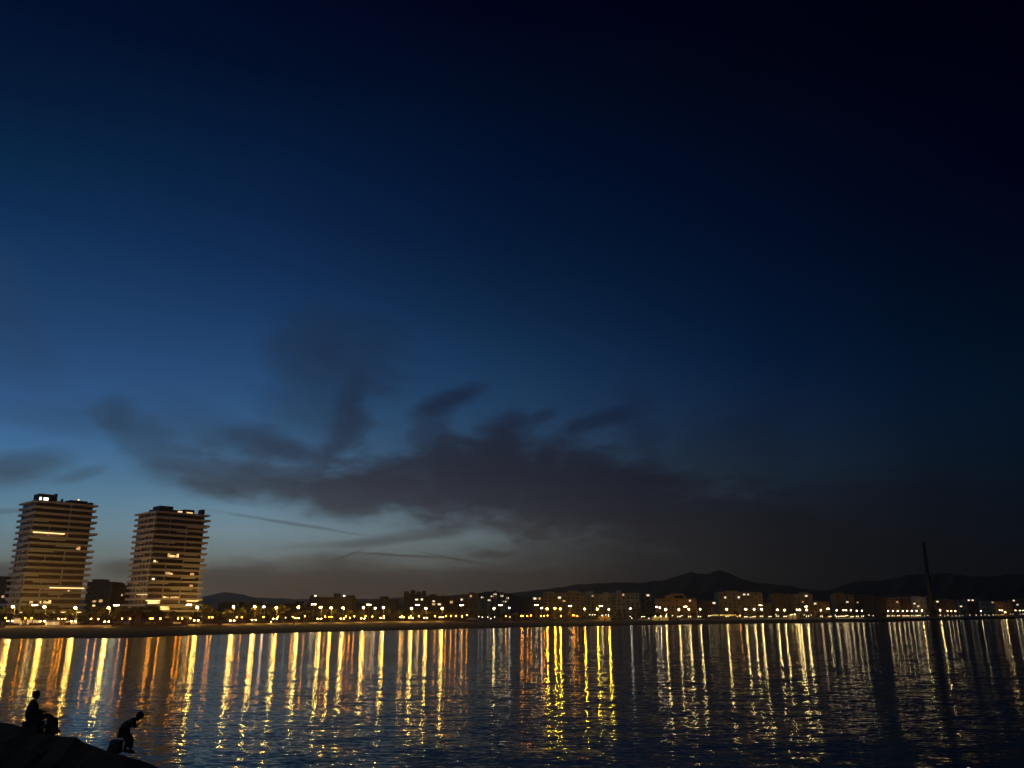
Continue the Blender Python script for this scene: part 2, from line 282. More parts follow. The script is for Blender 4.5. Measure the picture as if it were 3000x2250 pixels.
# ------------------------------------------------------------------ water and land
WATER = [(0,1872),(400,1868),(700,1858),(1200,1846),(1600,1837),(2100,1828),(2550,1823),(2750,1818.5),(3000,1812)]
PROM = [(0,1841),(400,1838),(700,1833.5),(1200,1825),(1600,1820.5),(2100,1816),(2550,1812.5),(2750,1809.5),(3000,1806)]
S = lambda u: (u-1500)/FPX*math.cos(PITCH)
YS = [(S(u), gY(u, v, 0)) for u, v in WATER]; YP = [(S(u), gY(u, v, 1.5)) for u, v in PROM]
YS = [(-2.2, 150)]+YS+[(1.6, 1900)]; YP = [(-2.2, 230)]+YP+[(1.6, 2100)]
ys = lambda u: interp(S(u), YS); yp = lambda u: max(interp(S(u), YP), ys(u)+25)
US = list(range(-3600, 5200, 60))
def strip(name, rows, m):            # rows: functions u -> (Y, z)
    vs = []; fs = []; n = len(US)
    for r in rows:
        for u in US:
            Y, z = r(u); vs.append((S(u)*Y, Y, z))
    for i in range(len(rows)-1):
        for j in range(n-1): fs.append((i*n+j, i*n+j+1, (i+1)*n+j+1, (i+1)*n+j))
    me = bpy.data.meshes.new(name); me.from_pydata(vs, [], fs); me.materials.append(m); me.update()
    me.polygons.foreach_set('use_smooth', [True]*len(me.polygons))
    return kind(link(name, me))
wig = lambda u: 2.5*math.sin(u*.013)+1.5*math.sin(u*.037+1)
strip('beach', [lambda u: (ys(u)-14+wig(u), -1), lambda u: (ys(u)+wig(u), .05), lambda u: (ys(u)*.6+yp(u)*.4+wig(u), .75), lambda u: (yp(u)-1.5, 1.25), lambda u: (yp(u), 1.28)], MT['sand'])
strip('promenade', [lambda u: (yp(u), 1.1), lambda u: (yp(u)+.02, 1.5), lambda u: (yp(u)+4, 1.6), lambda u: (yp(u)+9, 1.7)], MT['paving'])
strip('ground', [lambda u: (yp(u)+9, 1.55), lambda u: (yp(u)+9.02, 1.85), lambda u: (yp(u)+60, 2.0), lambda u: (2600, 2.0), lambda u: (14000, 2.0)], MT['ground'])
roadm = mat('asphalt', (.05, .048, .045), .8, vary=.2, vscale=.5)
strip('road', [lambda u: (yp(u)+41, 2.1), lambda u: (yp(u)+49, 2.1)], roadm)

wm = bpy.data.materials.new('sea_water'); wm.use_nodes = True
t = wm.node_tree; b = t.nodes['Principled BSDF']
b.inputs['Base Color'].default_value = (.004, .006, .008, 1); b.inputs['Roughness'].default_value = WROUGH
b.inputs['IOR'].default_value = 1.2; b.inputs['Specular Tint'].default_value = (1, .84, .37, 1)
tcw = t.nodes.new('ShaderNodeTexCoord'); geo = t.nodes.new('ShaderNodeNewGeometry')
prev = None
# crests run across the bay; three sizes of ripple, each tilts the surface by its own slopes
for scale, sx, sy, amp, det in WAVES:
    mp = t.nodes.new('ShaderNodeMapping'); mp.inputs['Scale'].default_value = (sx, sy, 1); mp.inputs['Rotation'].default_value = (0, 0, R(8))
    t.links.new(tcw.outputs['Object'], mp.inputs[0])
    n = t.nodes.new('ShaderNodeTexNoise'); n.inputs['Scale'].default_value = scale; n.inputs['Detail'].default_value = det; n.inputs['Roughness'].default_value = .55
    t.links.new(mp.outputs[0], n.inputs['Vector'])
    s1 = t.nodes.new('ShaderNodeVectorMath'); s1.operation = 'SUBTRACT'; t.links.new(n.outputs['Color'], s1.inputs[0]); s1.inputs[1].default_value = (.5, .5, .5)
    s2 = t.nodes.new('ShaderNodeVectorMath'); s2.operation = 'MULTIPLY'; t.links.new(s1.outputs[0], s2.inputs[0]); s2.inputs[1].default_value = (amp*WX, amp, 0)
    if prev is None: prev = s2.outputs[0]
    else:
        a = t.nodes.new('ShaderNodeVectorMath'); t.links.new(prev, a.inputs[0]); t.links.new(s2.outputs[0], a.inputs[1]); prev = a.outputs[0]
# calm and ruffled patches
cp = t.nodes.new('ShaderNodeTexNoise'); cp.inputs['Scale'].default_value = .03; cp.inputs['Detail'].default_value = 3
mp = t.nodes.new('ShaderNodeMapping'); mp.inputs['Scale'].default_value = (.35, 1.3, 1); t.links.new(tcw.outputs['Object'], mp.inputs[0]); t.links.new(mp.outputs[0], cp.inputs['Vector'])
cr = t.nodes.new('ShaderNodeMapRange'); t.links.new(cp.outputs['Fac'], cr.inputs[0]); cr.inputs[1].default_value = .35; cr.inputs[2].default_value = .65; cr.inputs[3].default_value = .72; cr.inputs[4].default_value = 1.25
sm = t.nodes.new('ShaderNodeVectorMath'); sm.operation = 'SCALE'; t.links.new(prev, sm.inputs[0]); t.links.new(cr.outputs[0], sm.inputs['Scale'])
ad = t.nodes.new('ShaderNodeVectorMath'); t.links.new(geo.outputs['Normal'], ad.inputs[0]); t.links.new(sm.outputs[0], ad.inputs[1])
nm = t.nodes.new('ShaderNodeVectorMath'); nm.operation = 'NORMALIZE'; t.links.new(ad.outputs[0], nm.inputs[0]); t.links.new(nm.outputs[0], b.inputs['Normal'])
me = bpy.data.meshes.new('water'); me.from_pydata([(-9000,-400,0),(9000,-400,0),(9000,14000,0),(-9000,14000,0)], [], [(0,1,2,3)]); me.materials.append(wm)
kind(link('water', me))

# hills: one far range and one nearer rise with houses on it
def hills(name, ridge, Y0, Yr, Y1, seed):
    rng = random.Random(seed); us = list(range(ridge[0][0], ridge[-1][0]+1, 12)); rows = 26; vs = []; fs = []
    ph = [rng.uniform(0, 6) for _ in range(9)]
    for j in range(rows):
        Y = Y0+(Y1-Y0)*j/(rows-1)
        for u in us:
            P = pt(u, interp(u, ridge)+.9*math.sin(u*.11+ph[0])+.6*math.sin(u*.23+ph[1]), Yr); h = max(P.z-2, 0)
            k = (Y-Y0)/(Yr-Y0) if Y <= Yr else 1-(Y-Yr)/(Y1-Yr)*.9
            f = k**1.35 if Y <= Yr else k
            wob = 1-.16*math.sin(math.pi*min(k, 1))*(math.sin(u*.035+Y*.004+ph[2])*.5+math.sin(u*.09-Y*.007+ph[3])*.5+.9)
            vs.append((P.x/P.y*Y, Y, 1.7+h*f*wob))
    n = len(us)
    for j in range(rows-1):
        for i in range(n-1): fs.append((j*n+i, j*n+i+1, (j+1)*n+i+1, (j+1)*n+i))
    me = bpy.data.meshes.new(name); me.from_pydata(vs, [], fs); me.materials.append(MT['hill']); me.update()
    return kind(link(name, me))
FAR = [(-1200,1770),(-200,1762),(0,1756),(300,1756),(560,1757),(600,1746),(640,1736),(670,1733.5),(700,1738),(750,1750),(900,1755),(1100,1753),(1300,1744),(1500,1736),(1560,1729),(1600,1724),(1690,1711),(1720,1709),(1820,1703),(1870,1706),(1950,1697),(2010,1676),(2025,1672),(2045,1680),(2080,1678),(2100,1669),(2112,1668),(2130,1674),(2170,1692),(2200,1703),(2260,1710),(2320,1715),(2350,1722),(2400,1729),(2440,1725),(2480,1708),(2520,1699),(2560,1701),(2600,1697),(2660,1682),(2720,1678),(2780,1677),(2830,1685),(2900,1687),(2960,1680),(3100,1678),(3500,1700),(4200,1745)]
hills('hills', FAR, 2800, 4600, 6500, 3)
NEAR = [(1080,1792),(1160,1772),(1250,1757),(1330,1750),(1390,1738),(1420,1733),(1455,1732),(1490,1738),(1540,1748),(1640,1752),(1760,1757),(1900,1765),(2050,1792)]
hills('hillside', NEAR, 1250, 1750, 2300, 5)

# ------------------------------------------------------------------ the two towers
def tower(cu, cv, cY, yaw, W, D, nf, label, seed, lits, strips_, roof, podium):
    rng = random.Random(seed)
    top = pt(cu, cv, cY); z0 = 2.0; H = top.z-z0; fh = H/nf
    root = thing('apartment_tower', (top.x, top.y, z0), label, 'tower block', 'pair of apartment towers', yaw)
    # local frame: the nearest corner is the origin, x along the right-hand front, y along the left-hand side
    MB().box(1.8, W-1.8, 1.8, D-1.8, .1, H-.4).obj('facade', MT['core'], root)
    for k in range(nf):
        zb = k*fh
        # full-height glazing set back behind the balconies, with mullions
        g = MB().box(1.5, W-1.5, 1.5, D-1.5, zb+.45, zb+fh-.42).obj('window', MT['glass'], root)
        if podium and k < 4: p = (1.4, 1.0, podium[k], .6)
        else: p = (0, 0, 0, 0)
        pl, pr = 0, 0
        r0 = rng.uniform(.2, 1.9)+(1.0 if k % 3 == 0 else 0); r1 = rng.uniform(0, .8); r2 = rng.uniform(-.2, .6)
        x0, x1, y0, y1 = -r1*.3, W+r0, r2*-.5, D+r1+p[2]
        m = MB().box(x0, x1, y0, y1, zb-.02, zb+.33)
        par = 1.25; th = .16
        m.box(x0, x1, y0, y0+th, zb+.33, zb+par); m.box(x0, x1, y1-th, y1, zb+.33, zb+par)
        m.box(x0, x0+th, y0+th, y1-th, zb+.33, zb+par); m.box(x1-th, x1, y0+th, y1-th, zb+.33, zb+par)
        if p[2]:                         # terraces stepping out at the foot
            m.box(-p[0], W+p[1], -p[3]-2, y0, zb+.02, zb+1.15)
        # a length of the front where the parapet drops into a deeper panel, as the tower's fronts show here and there
        if rng.random() < .62:
            a = rng.choice([0, W*.15, W*.42, W*.6]); bb = a+rng.uniform(.22, .45)*W
            m.box(a+x0+.05, min(bb, W-.2), y0-.06, y0+th-.03, zb-fh*.28, zb+par-.01)
        if rng.random() < .5:
            a = rng.uniform(.1, .5)*D
            m.box(x0-.06, x0+th-.03, a, a+rng.uniform(.2, .4)*D, zb-fh*.25, zb+par-.01)
        m.obj('balcony', MT['slab'], root)
    pm1 = MB().box(0, .75, 0, .9, 0, fh-.37).mesh('pier', MT['slab']); pm2 = MB().box(0, .7, 0, .5, 0, fh-.37).mesh('pier', MT['slab'])
    for k in range(nf):                  # side wall piers between balconies
        for y in (3.2, 7.5, 12, 17.5, 22):
            if y < D-2 and rng.random() < .8: link('pier', pm1, root, (.75, y, k*fh+.34))
        for x in (9.5, 20):
            if rng.random() < .55: link('pier', pm2, root, (x, 1.0, k*fh+.34))
    MB().box(-.3, W+1, -.3, D+.6, H-.04, H+.9).obj('roof', MT['slab'], root)
    for (x0, x1, y0, y1, h) in roof:
        MB().box(x0, x1, y0, y1, H+.9, H+.9+h).obj('roof_room', MT['roofdark'], root)
    rail = MB()
    for i in range(16):
        x = .6+(W-1.2)*i/15; rail.box(x, x+.1, .4, .5, H+.9, H+2)
    rail.box(.6, W-.6, .42, .48, H+2, H+2.08); rail.obj('railing', MT['roofdark'], root)
    M_ = Matrix.Translation(root.location) @ Matrix.Rotation(yaw, 4, 'Z'); Mi = M_.inverted()
    def front(u, v, off):
        o = Mi @ Vector((0, 0, EYE)); d = (Mi.to_3x3() @ Vector(pt(u, v, 100)-Vector((0, 0, EYE))))
        k = (off-o.y)/d.y; return o+d*k
    for (u0, u1, v, frac, mname) in lits:     # lit rooms: behind the balcony line, between parapet and ceiling
        a = front(u0, v, 1.4); bq = front(u1, v, 1.4)
        k = max(0, min(nf-1, round((a.z-1.25-fh*.35)/fh))); zb = k*fh
        x0, x1 = max(a.x, 1.7), min(bq.x, W-1.7); n = max(1, int((x1-x0)/1.3)); w1 = (x1-x0)/n
        for q_ in range(n):              # panes of one room: some curtained
            top_ = zb+.9+(fh-1.3)*frac+.4-(0 if rng.random() < .6 else rng.uniform(.2, .9))
            MB().box(x0+q_*w1, x0+(q_+1)*w1-.14, 1.38, 1.46, zb+.9, top_).obj('lit_window', EM[mname if rng.random() < .65 else 'winsoft'], root)
    for (u0, u1, v, mname) in strips_:        # lit balcony ceilings
        a = front(u0, v, .9); bq = front(u1, v, .9); k = max(1, min(nf, round(a.z/fh)))
        MB().box(max(a.x, .3), min(bq.x, W-.3), .3, 1.35, k*fh-.14, k*fh-.05).obj('ceiling_light', EM[mname], root)
        if frac_front(k): MB().box(max(a.x, .3), min(bq.x, W-.3), 1.28, 1.36, k*fh-.6, k*fh-.15).obj('light_pelmet', EM['winsoft'], root)
    return root, H, fh
def frac_front(k): return True
def solve_yaw(A, B): return math.atan2(B.y-A.y, B.x-A.x)
A = pt(105, 1469, 480); B = pt(280, 1484, 505)
t1, H1, f1 = tower(105, 1469, 480, solve_yaw(A, B), (B-A).xy.length+.6, 27, 20, 'left apartment tower with pale stacked balconies, white roof window and one red beacon', 11,
   [(224,236,1605,.9,'win'),(88,99,1755,.6,'win'),(118,123,1755,.6,'win'),(128,151,1756,.8,'win'),(198,205,1730,.3,'winsoft')],
   [(97,191,1557,'strip'),(124,257,1714,'strip'),(60,245,1786,'strip')],
   [(2, 12, 2, 11, 4.2),(11,12.4,3,5,5),(20, 30, 3, 12, 2.2),(14.5,15.5,2,3,2.2),(31,33,2,6,1.6),(12.6,31,12,20,1.8)], (16, 14, 12, 9))
root = t1
for x0, x1 in ((1.96, 3.2),): pass
MB().box(2.3, 3.5, 1.9, 1.99, H1+1.3, H1+3.0).obj('roof_window', EM['white'], t1)
MB().box(4.6, 7.2, 1.9, 1.99, H1+1.3, H1+3.0).obj('roof_window', EM['white'], t1)
MB().ball((24.5, 3, H1+3.5), .35).obj('beacon', EM['red'], t1)
A = pt(458, 1500, 490); B = pt(610, 1512, 514)
t2, H2, f2 = tower(458, 1500, 490, solve_yaw(A, B), (B-A).xy.length, 29, 19, 'right apartment tower with stepped balconies and many warmly lit rooms', 23,
   [(491,524,1632,1.0,'win'),(450,464,1645,.6,'win'),(484,506,1681,.7,'win'),(557,569,1683,.8,'win'),(445,454,1696,.8,'winw'),(556,566,1712,.7,'winsoft'),(478,496,1742,.6,'win'),(500,525,1743,.5,'winsoft'),(470,497,1788,1,'win'),(405,470,1758,.9,'win'),(470,497,1776,1,'win')],
   [(415,470,1754,'strip'),(548,588,1755,'strip')],
   [(3, 11, 2, 12, 3.4),(12, 18, 4, 11, 1.8),(19, 25, 3, 10, 2.6),(29,31,1.5,6,3.2),(5, 20, 12, 22, 2.4)], (13, 11, 10, 7))
MB().box(13.6, 16.4, 1.0, 1.09, H2+1.1, H2+1.9).obj('roof_window', EM['win'], t2)
MB().box(19.2, 23, 1.0, 1.09, H2+1.0, H2+1.7).obj('roof_window', EM['win'], t2)
# left-hand strip on tower two's side
MB().box(.5, 1.35, 2, 15, 5*f2-.14, 5*f2-.05).obj('ceiling_light', EM['strip'], t2)
# glazed ground floors, lit
MB().box(-2.5, 31, -3.2, -.8, .1, 3.2).obj('lobby', EM['winsoft'], t1)
MB().box(-3, 32, -3.8, -.4, 3.2, 3.9).obj('lobby_canopy', MT['slab'], t1)

# ------------------------------------------------------------------ other buildings
wcache = {}
def wmesh(wd, hg, m):
    k = (round(wd, 1), round(hg, 1), m.name)
    if k not in wcache:
        q = MB().box(0, k[0], 0, .12, 0, k[1]); wcache[k] = q.mesh('window', m)
    return wcache[k]
def facade_mat(n, c): return mat('render_'+n, c, .85, vary=.12, vscale=.25)
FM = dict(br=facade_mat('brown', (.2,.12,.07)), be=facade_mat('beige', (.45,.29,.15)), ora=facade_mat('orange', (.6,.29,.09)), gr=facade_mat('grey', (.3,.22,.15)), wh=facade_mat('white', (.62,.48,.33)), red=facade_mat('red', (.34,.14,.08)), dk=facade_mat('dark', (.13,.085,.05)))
NB = [0]
def building(u0, u1, vt, Y, D, c, label, lit=(), steps=(), balc=True, zg=2.0, yaw=None, roofk='flat', points=()):
    a = pt(u0, vt, Y); bq = pt(u1, vt, Y); W = bq.x-a.x; H = a.z-zg; rng = random.Random(NB[0]*7+1); NB[0] += 1
    root = thing('building', (a.x, Y, zg), label, 'building', 'buildings behind the promenade')
    MB().box(0, W, 0, D, -.5, H).obj('wall', FM[c], root)
    nf = max(1, round(H/3.3)); fh = H/nf
    rb = MB().box(-.25, W+.25, -.25, D+.25, H+.003, H+.45)
    rb.obj('roof', FM[c] if roofk == 'flat' else MT['rooftile'], root)
    for (s0, s1, h) in steps:
        MB().box(s0*W, s1*W, D*.2, D*.8, H+.45, H+.45+h).obj('roof_room', FM[c], root)
    nx = max(2, min(9, int(W/4.5))); sp = W/nx
    cells = [(i, k) for k in range(nf) for i in range(nx)]
    cells = [q_ for q_ in cells if rng.random() < .72]
    if len(cells) > 60: cells = rng.sample(cells, 60)
    litc = {}
    for (lu, lv, m) in lit:
        P = pt(lu, lv, Y); litc[(min(nx-1, max(0, int((P.x-a.x)/sp))), min(nf-1, max(0, int((P.z-zg)/fh))))] = m
    for cl in litc:
        if cl not in cells: cells.append(cl)
    for (i, k) in cells:
        m = litc.get((i, k)); wd = min(sp*rng.choice((.4,.55,.7)), 3.0); hg = fh*rng.choice((.42,.5,.62))
        link('lit_window' if m else 'window', wmesh(wd, hg, EM[m] if m else MT['glass2']), root, (i*sp+(sp-wd)/2, -.1, k*fh+fh*.28))
    for (lu, lv, r, mm) in points:
        P = pt(lu, lv, Y)-root.location; MB().ball((P.x, -.35, P.z), r).obj('wall_lamp', EM[mm], root)
    if balc:
        for k in range(1, nf):
            for i in range(0, nx, 2):
                if rng.random() < .8: MB().box(i*sp+.3, i*sp+sp*1.2 if i < nx-1 else W-.2, -1.2, -.003, k*fh-.1, k*fh+.9).obj('balcony', FM[c], root)
    return root
W_='win'; P_='winw'; S_='winsoft'
building(-120,27,1690,640,20,'br','brown flat-roofed block at the far left behind the left tower',[(5,1750,P_),(12,1748,S_)])
building(256,330,1706,700,18,'br','brown stepped block between the two towers, left half',[(272,1757,W_),(285,1757,S_),(292,1757,S_),(268,1771,W_)],[(.1,.55,2.2)])
building(332,405,1716,720,18,'gr','lower grey block between the towers, right half with roof vents',[(345,1742,S_),(352,1742,S_),(340,1757,W_)],[(0,.15,2),(.5,.65,2)])
for (u0,u1,vt,Y,c,lab,lit,st) in [
 (640,700,1762,760,'br','low dark block just right of the right tower beyond the trees',[],[]),
 (712,800,1768,700,'be','low beige block under the far rounded hill',[(773,1780,S_)],[(.2,.5,1.5)]),
 (812,896,1766,720,'br','long low brown block left of the mid-shore block with two roof lights',[],[(.6,.8,2)]),
 (906,1032,1748,690,'be','wide flat block topped with two white roof lights above the left lamps',[],[(0,.12,1.5),(.55,.65,3),(.85,1,1.5)]),
 (1040,1086,1764,760,'br','short brown block right of the block with roof lights',[],[]),
 (1092,1160,1755,800,'gr','grey block with a small dome-like roof room left of the crenellated block',[],[(.3,.6,3)]),
 (1183,1244,1738,820,'br','crenellated dark block with four roof boxes',[(1222,1756,P_),(1229,1761,P_)],[(0,.18,2.4),(.3,.48,3.6),(.6,.75,2.2),(.85,1,2.8)]),
 (1246,1296,1744,830,'be','beige block with four small lit windows right of the crenellated block',[(1263,1761,P_),(1268,1761,P_),(1263,1767,S_),(1286,1767,P_)],[(.2,.6,1.6)]),
 (1300,1345,1746,850,'br','brown block with one dim corner window left of the hillside houses',[(1320,1767,S_)],[]),
 (1346,1400,1742,880,'gr','grey block with one bright upper window below the hillside houses',[(1357,1753,P_),(1378,1751,S_)],[(.5,.8,2)]),
 (1560,1588,1750,900,'br','narrow dark block with three lit windows left of the long pale block',[(1563,1756,P_),(1571,1757,P_),(1577,1757,S_)],[]),
 (1592,1712,1738,920,'be','long pale apartment block with row balconies left of the orange kiosk',[(1635,1748,P_),(1637,1755,P_),(1655,1759,S_)],[(0,.25,1.6),(.6,.9,2.4)]),
 (1718,1790,1742,950,'wh','pale block with striped balconies above the orange kiosk',[(1742,1745,S_)],[(.05,.3,3.4),(.7,.9,2.2)]),
 (1793,1872,1739,960,'wh','pale block with tall roof room right of the orange kiosk',[(1832,1745,S_)],[(.2,.35,3.5)]),
 (1876,1920,1740,980,'gr','grey block with one bright top window before the mountain foot',[(1896,1738,P_)],[(.3,.6,1)]),
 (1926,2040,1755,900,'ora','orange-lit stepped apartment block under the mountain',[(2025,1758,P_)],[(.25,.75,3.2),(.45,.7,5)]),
 (2046,2098,1762,930,'br','low brown block right of the orange-lit stepped block',[(2087,1771,P_)],[]),
 (2104,2170,1737,960,'be','wide six-storey block under the mountain, left wing with bright top windows',[(2131,1749,P_),(2161,1748,P_),(2168,1748,P_)],[(.4,.9,2)]),
 (2174,2232,1737,975,'be','wide six-storey block under the mountain, right wing with two bright windows',[(2185,1746,P_),(2192,1746,P_)],[(0,.5,1)]),
 (2236,2258,1768,980,'br','narrow low house in the gap between two six-storey blocks',[],[]),
 (2262,2318,1741,990,'br','dark six-storey block left above the golden kiosk',[],[(.2,.6,1.4)]),
 (2321,2379,1742,1000,'be','six-storey block right above the golden kiosk with one lit window',[(2349,1761,S_),(2363,1742,P_)],[(.5,.9,2)]),
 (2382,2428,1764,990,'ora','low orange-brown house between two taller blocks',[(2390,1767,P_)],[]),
 (2447,2500,1743,1040,'ora','orange-brown block left of a white roof awning',[(2477,1765,P_)],[(.1,.5,2)]),
 (2504,2556,1745,1060,'br','dark block carrying a pale roof awning',[(2480,1765,S_)],[(.3,.9,1)]),
 (2560,2590,1750,1080,'br','small brown block right of the awning block',[],[(.2,.6,1.5)]),
 (2594,2634,1752,1090,'ora','orange-brown block left of a red one near the chimney',[(2637,1768,S_)],[]),
 (2636,2668,1750,1100,'red','dull red block left of the chimney',[],[(.1,.4,1.6)]),
 (2672,2712,1751,1110,'wh','pale narrow block with bright column lights touching the chimney',[(2684,1769,P_),(2686,1775,P_)],[(.3,.7,2)]),
 (2740,2764,1760,1180,'red','small red house right of the chimney with a wide white light',[(2751,1759,P_)],[]),
 (2768,2804,1757,1190,'red','dark red block second from the chimney',[],[(.2,.5,1.5)]),
 (2808,2828,1760,1200,'wh','pale narrow house with round windows',[(2820,1776,P_)],[]),
 (2832,2866,1756,1210,'red','dark block with a wide white roof light',[(2841,1757,P_),(2851,1758,P_)],[(.2,.6,2)]),
 (2870,2912,1762,1220,'wh','white block striped by two long balconies',[(2909,1760,S_)],[]),
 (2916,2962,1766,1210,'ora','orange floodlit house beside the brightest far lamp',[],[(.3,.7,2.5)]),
 (2965,3010,1757,1240,'br','dark block at the right edge with a white roof light',[(2967,1759,P_),(2978,1771,P_)],[]),
 (3014,3120,1760,1260,'be','beige block cut by the right edge of the frame',[],[(.2,.5,2)]),
]:
    Y = max(Y, yp((u0+u1)/2)+75)
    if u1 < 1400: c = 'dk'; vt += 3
    building(u0, u1, vt, Y, 16, c, lab, lit, st)
# roof lights of the wide block
k = 0
for u, v in ((918,1751),(1003,1752.5)):
    P = pt(u, v, 685); o = MB().box(-.5, .5, -.2, .2, 0, .5).obj('roof_floodlight', EM['point'], None); o.location = (P.x, 692, pt(u, 1748, 690).z+.5)
    tag(o, 'small white floodlight on the %s end of the wide flat roof' % ('left' if k == 0 else 'right'), 'floodlight', 'floodlights on a roof'); k += 1
# houses on the hillside
hs = [(1402,1750,26,'wh'),(1412,1744,20,'gr'),(1422,1738,24,'be'),(1432,1752,20,'wh'),(1441,1741,22,'be'),(1450,1735,26,'wh'),(1461,1748,24,'gr'),(1470,1740,24,'wh'),(1478,1756,30,'wh'),(1486,1746,22,'be')]
litw = ['win','winw']
for i, (u, v, wd, c) in enumerate(hs):
    Y = 1200-(v-1735)*4; P = pt(u, v, Y); Wd = wd*Y/FPX*.42; hz = 12 if v < 1746 else 9
    o = thing('hillside_house', (P.x, Y, P.z-hz+3), 'small %s house on the hillside, %s from the left above the tent' % ({'wh':'whitewashed','gr':'grey','be':'beige'}[c], ORD[i] if i else 'first'), 'house', 'houses on the hillside')
    MB().box(-Wd/2, Wd/2, 0, 8, -30, hz-3).obj('wall', FM[c], o)
    MB().prism([(-Wd/2-.4,-.4),(Wd/2+.4,-.4),(Wd/2+.4,8.4),(-Wd/2-.4,8.4)], hz-3+.003, hz-.5, [(-Wd/4,2.5),(Wd/4,2.5),(Wd/4,5.5),(-Wd/4,5.5)]).obj('roof', MT['rooftile'], o)
    rr = random.Random(i)
    for j in range(2):
        m = EM[rr.choice(['winw','winsoft','winw'])] if rr.random() < .75 else MT['glass2']
        MB().box(-Wd/2+.8+j*Wd*.5, -Wd/2+2.2+j*Wd*.5, -.1, .02, hz-6.6, hz-5).obj('lit_window' if m.name.startswith('lit') else 'window', m, o)

# the chimney
cb = pt(2732, 1792, 1130); ct = pt(2709, 1588, 1130)
o = thing('chimney', (cb.x, 1130, 2), 'tall tapering brick factory chimney standing alone at the right', 'chimney')
Hc = ct.z-2
MB().box(-6, 6, -6, 6, 0, 9).obj('plinth', MT['brick'], o)
MB().tube([(0,0,9.003),(0,0,Hc*.5),(0,0,Hc-3)], [3.2,2.6,1.95], 20).obj('shaft', MT['brick'], o, True)
MB().tube([(0,0,Hc-3+.003),(0,0,Hc-2),(0,0,Hc)], [2.05,2.35,2.1], 20).obj('crown_ring', MT['brick'], o)

# ------------------------------------------------------------------ kiosks, tent, walls on the beach side
def kiosk(u0, u1, vt, vb, m, label, lamps, dy=3, name='beach_kiosk'):
    um = (u0+u1)/2; Y = yp(um)-dy; a = pt(u0, vt, Y); bq = pt(u1, vt, Y); W = bq.x-a.x; zg = pt(um, vb, Y).z; H = a.z-zg
    o = thing(name, (a.x, Y, zg), label, 'kiosk')
    MB().box(0, W, 0, 5, -1.2, H-.35).obj('wall', m, o)
    MB().box(-.3, W+.3, -.5, 5.3, H-.35+.003, H).obj('roof', m, o)
    n = max(3, int(W/3)); sp = W/n
    for i in range(n):
        MB().box(i*sp+.35, i*sp+sp-.35, -.06, .02, H*.22, H*.66).obj('shutter', m if i % 2 else MT['wallpale'], o)
    MB().box(W*.4, W*.4+.9, -.07, .02, 0, H*.7).obj('door', MT['trunk'], o)
    for i in range(lamps):
        MB().ball(((i+.5)*W/lamps, -2.2, H+.6), .16).obj('wall_lamp', EM['klamp'], o)
        MB().tube([((i+.5)*W/lamps, 0, H-.2), ((i+.5)*W/lamps, -2.1, H+.7)], .05).obj('lamp_bracket', MT['pole'], o)
    return o
EM['klamp'] = glow('kiosk_lamp', (1, .66, .2), 200)
kiosk(1756, 1790, 1805.5, 1821, MT['orange'], 'plain orange floodlit beach kiosk right of the beach steps', 2)
kiosk(1911, 1958, 1807, 1820, MT['cream'], 'long pale yellow beach kiosk with dark doorway', 3)
kiosk(2312, 2333, 1802, 1815, MT['cream'], 'small golden floodlit kiosk on the far promenade', 2)
# white tent
P = pt(1378, 1818, yp(1378)-2); o = thing('beach_tent', (P.x-3.5, yp(1378)-2, 1.3), 'white peaked beach tent lit beside the bright white lamps', 'tent')
MB().add([(0,0,2.2),(9,0,2.0),(9,5,2.0),(0,5,2.2),(3.5,2.5,4.1)], [(0,1,4),(1,2,4),(2,3,4),(3,0,4)]).obj('canopy', MT['canvas'], o)
for x, y in ((.1,.1),(8.8,.1),(8.8,4.8),(.1,4.8)): MB().tube([(x,y,0),(x,y,2.1)], .07).obj('leg', MT['pole'], o)
# low sea wall stretches
for (u0, u1, lab) in [(22,330,'pale low promenade wall in front of the left tower'),(555,642,'short pale wall right of the right tower'),(652,860,'pale low wall between the right tower and the long middle stretch'),(866,1335,'long pale promenade wall along the middle-left lamps'),(1385,1460,'bright pale wall under the white floodlights by the tent'),(1560,1752,'low wall ending left of the orange kiosk'),(1822,1908,'thin pale wall between the orange and the long pale kiosk'),(1992,2066,'thin pale wall right of the long pale kiosk'),(2170,2308,'low wall ending at the golden kiosk'),(2336,2400,'short pale wall right of the golden kiosk'),(2447,2560,'thin pale wall below the cluster of white lamps'),(2640,2900,'far low reddish-lit wall at the chimney foot')]:
    n = max(2, int((u1-u0)/25)); m = MB(); us_ = [u0+(u1-u0)*i/n for i in range(n+1)]
    for a_, b_ in zip(us_, us_[1:]):
        ya, yb = yp(a_)+8.2, yp(b_)+8.2
        m.add([(S(a_)*ya,ya,1.5),(S(b_)*yb,yb,1.5),(S(b_)*yb,yb,2.6),(S(a_)*ya,ya,2.6),(S(a_)*ya,ya+.4,1.5),(S(b_)*yb,yb+.4,1.5),(S(b_)*yb,yb+.4,2.6),(S(a_)*ya,ya+.4,2.6)],
              [(0,1,2,3),(3,2,6,7),(5,4,7,6)]+([(4,0,3,7)] if a_ == u0 else [])+([(1,5,6,2)] if b_ == us_[-1] else []))
    tag(m.obj('promenade_wall', MT['wallpale']), lab, 'wall', 'low walls along the promenade')

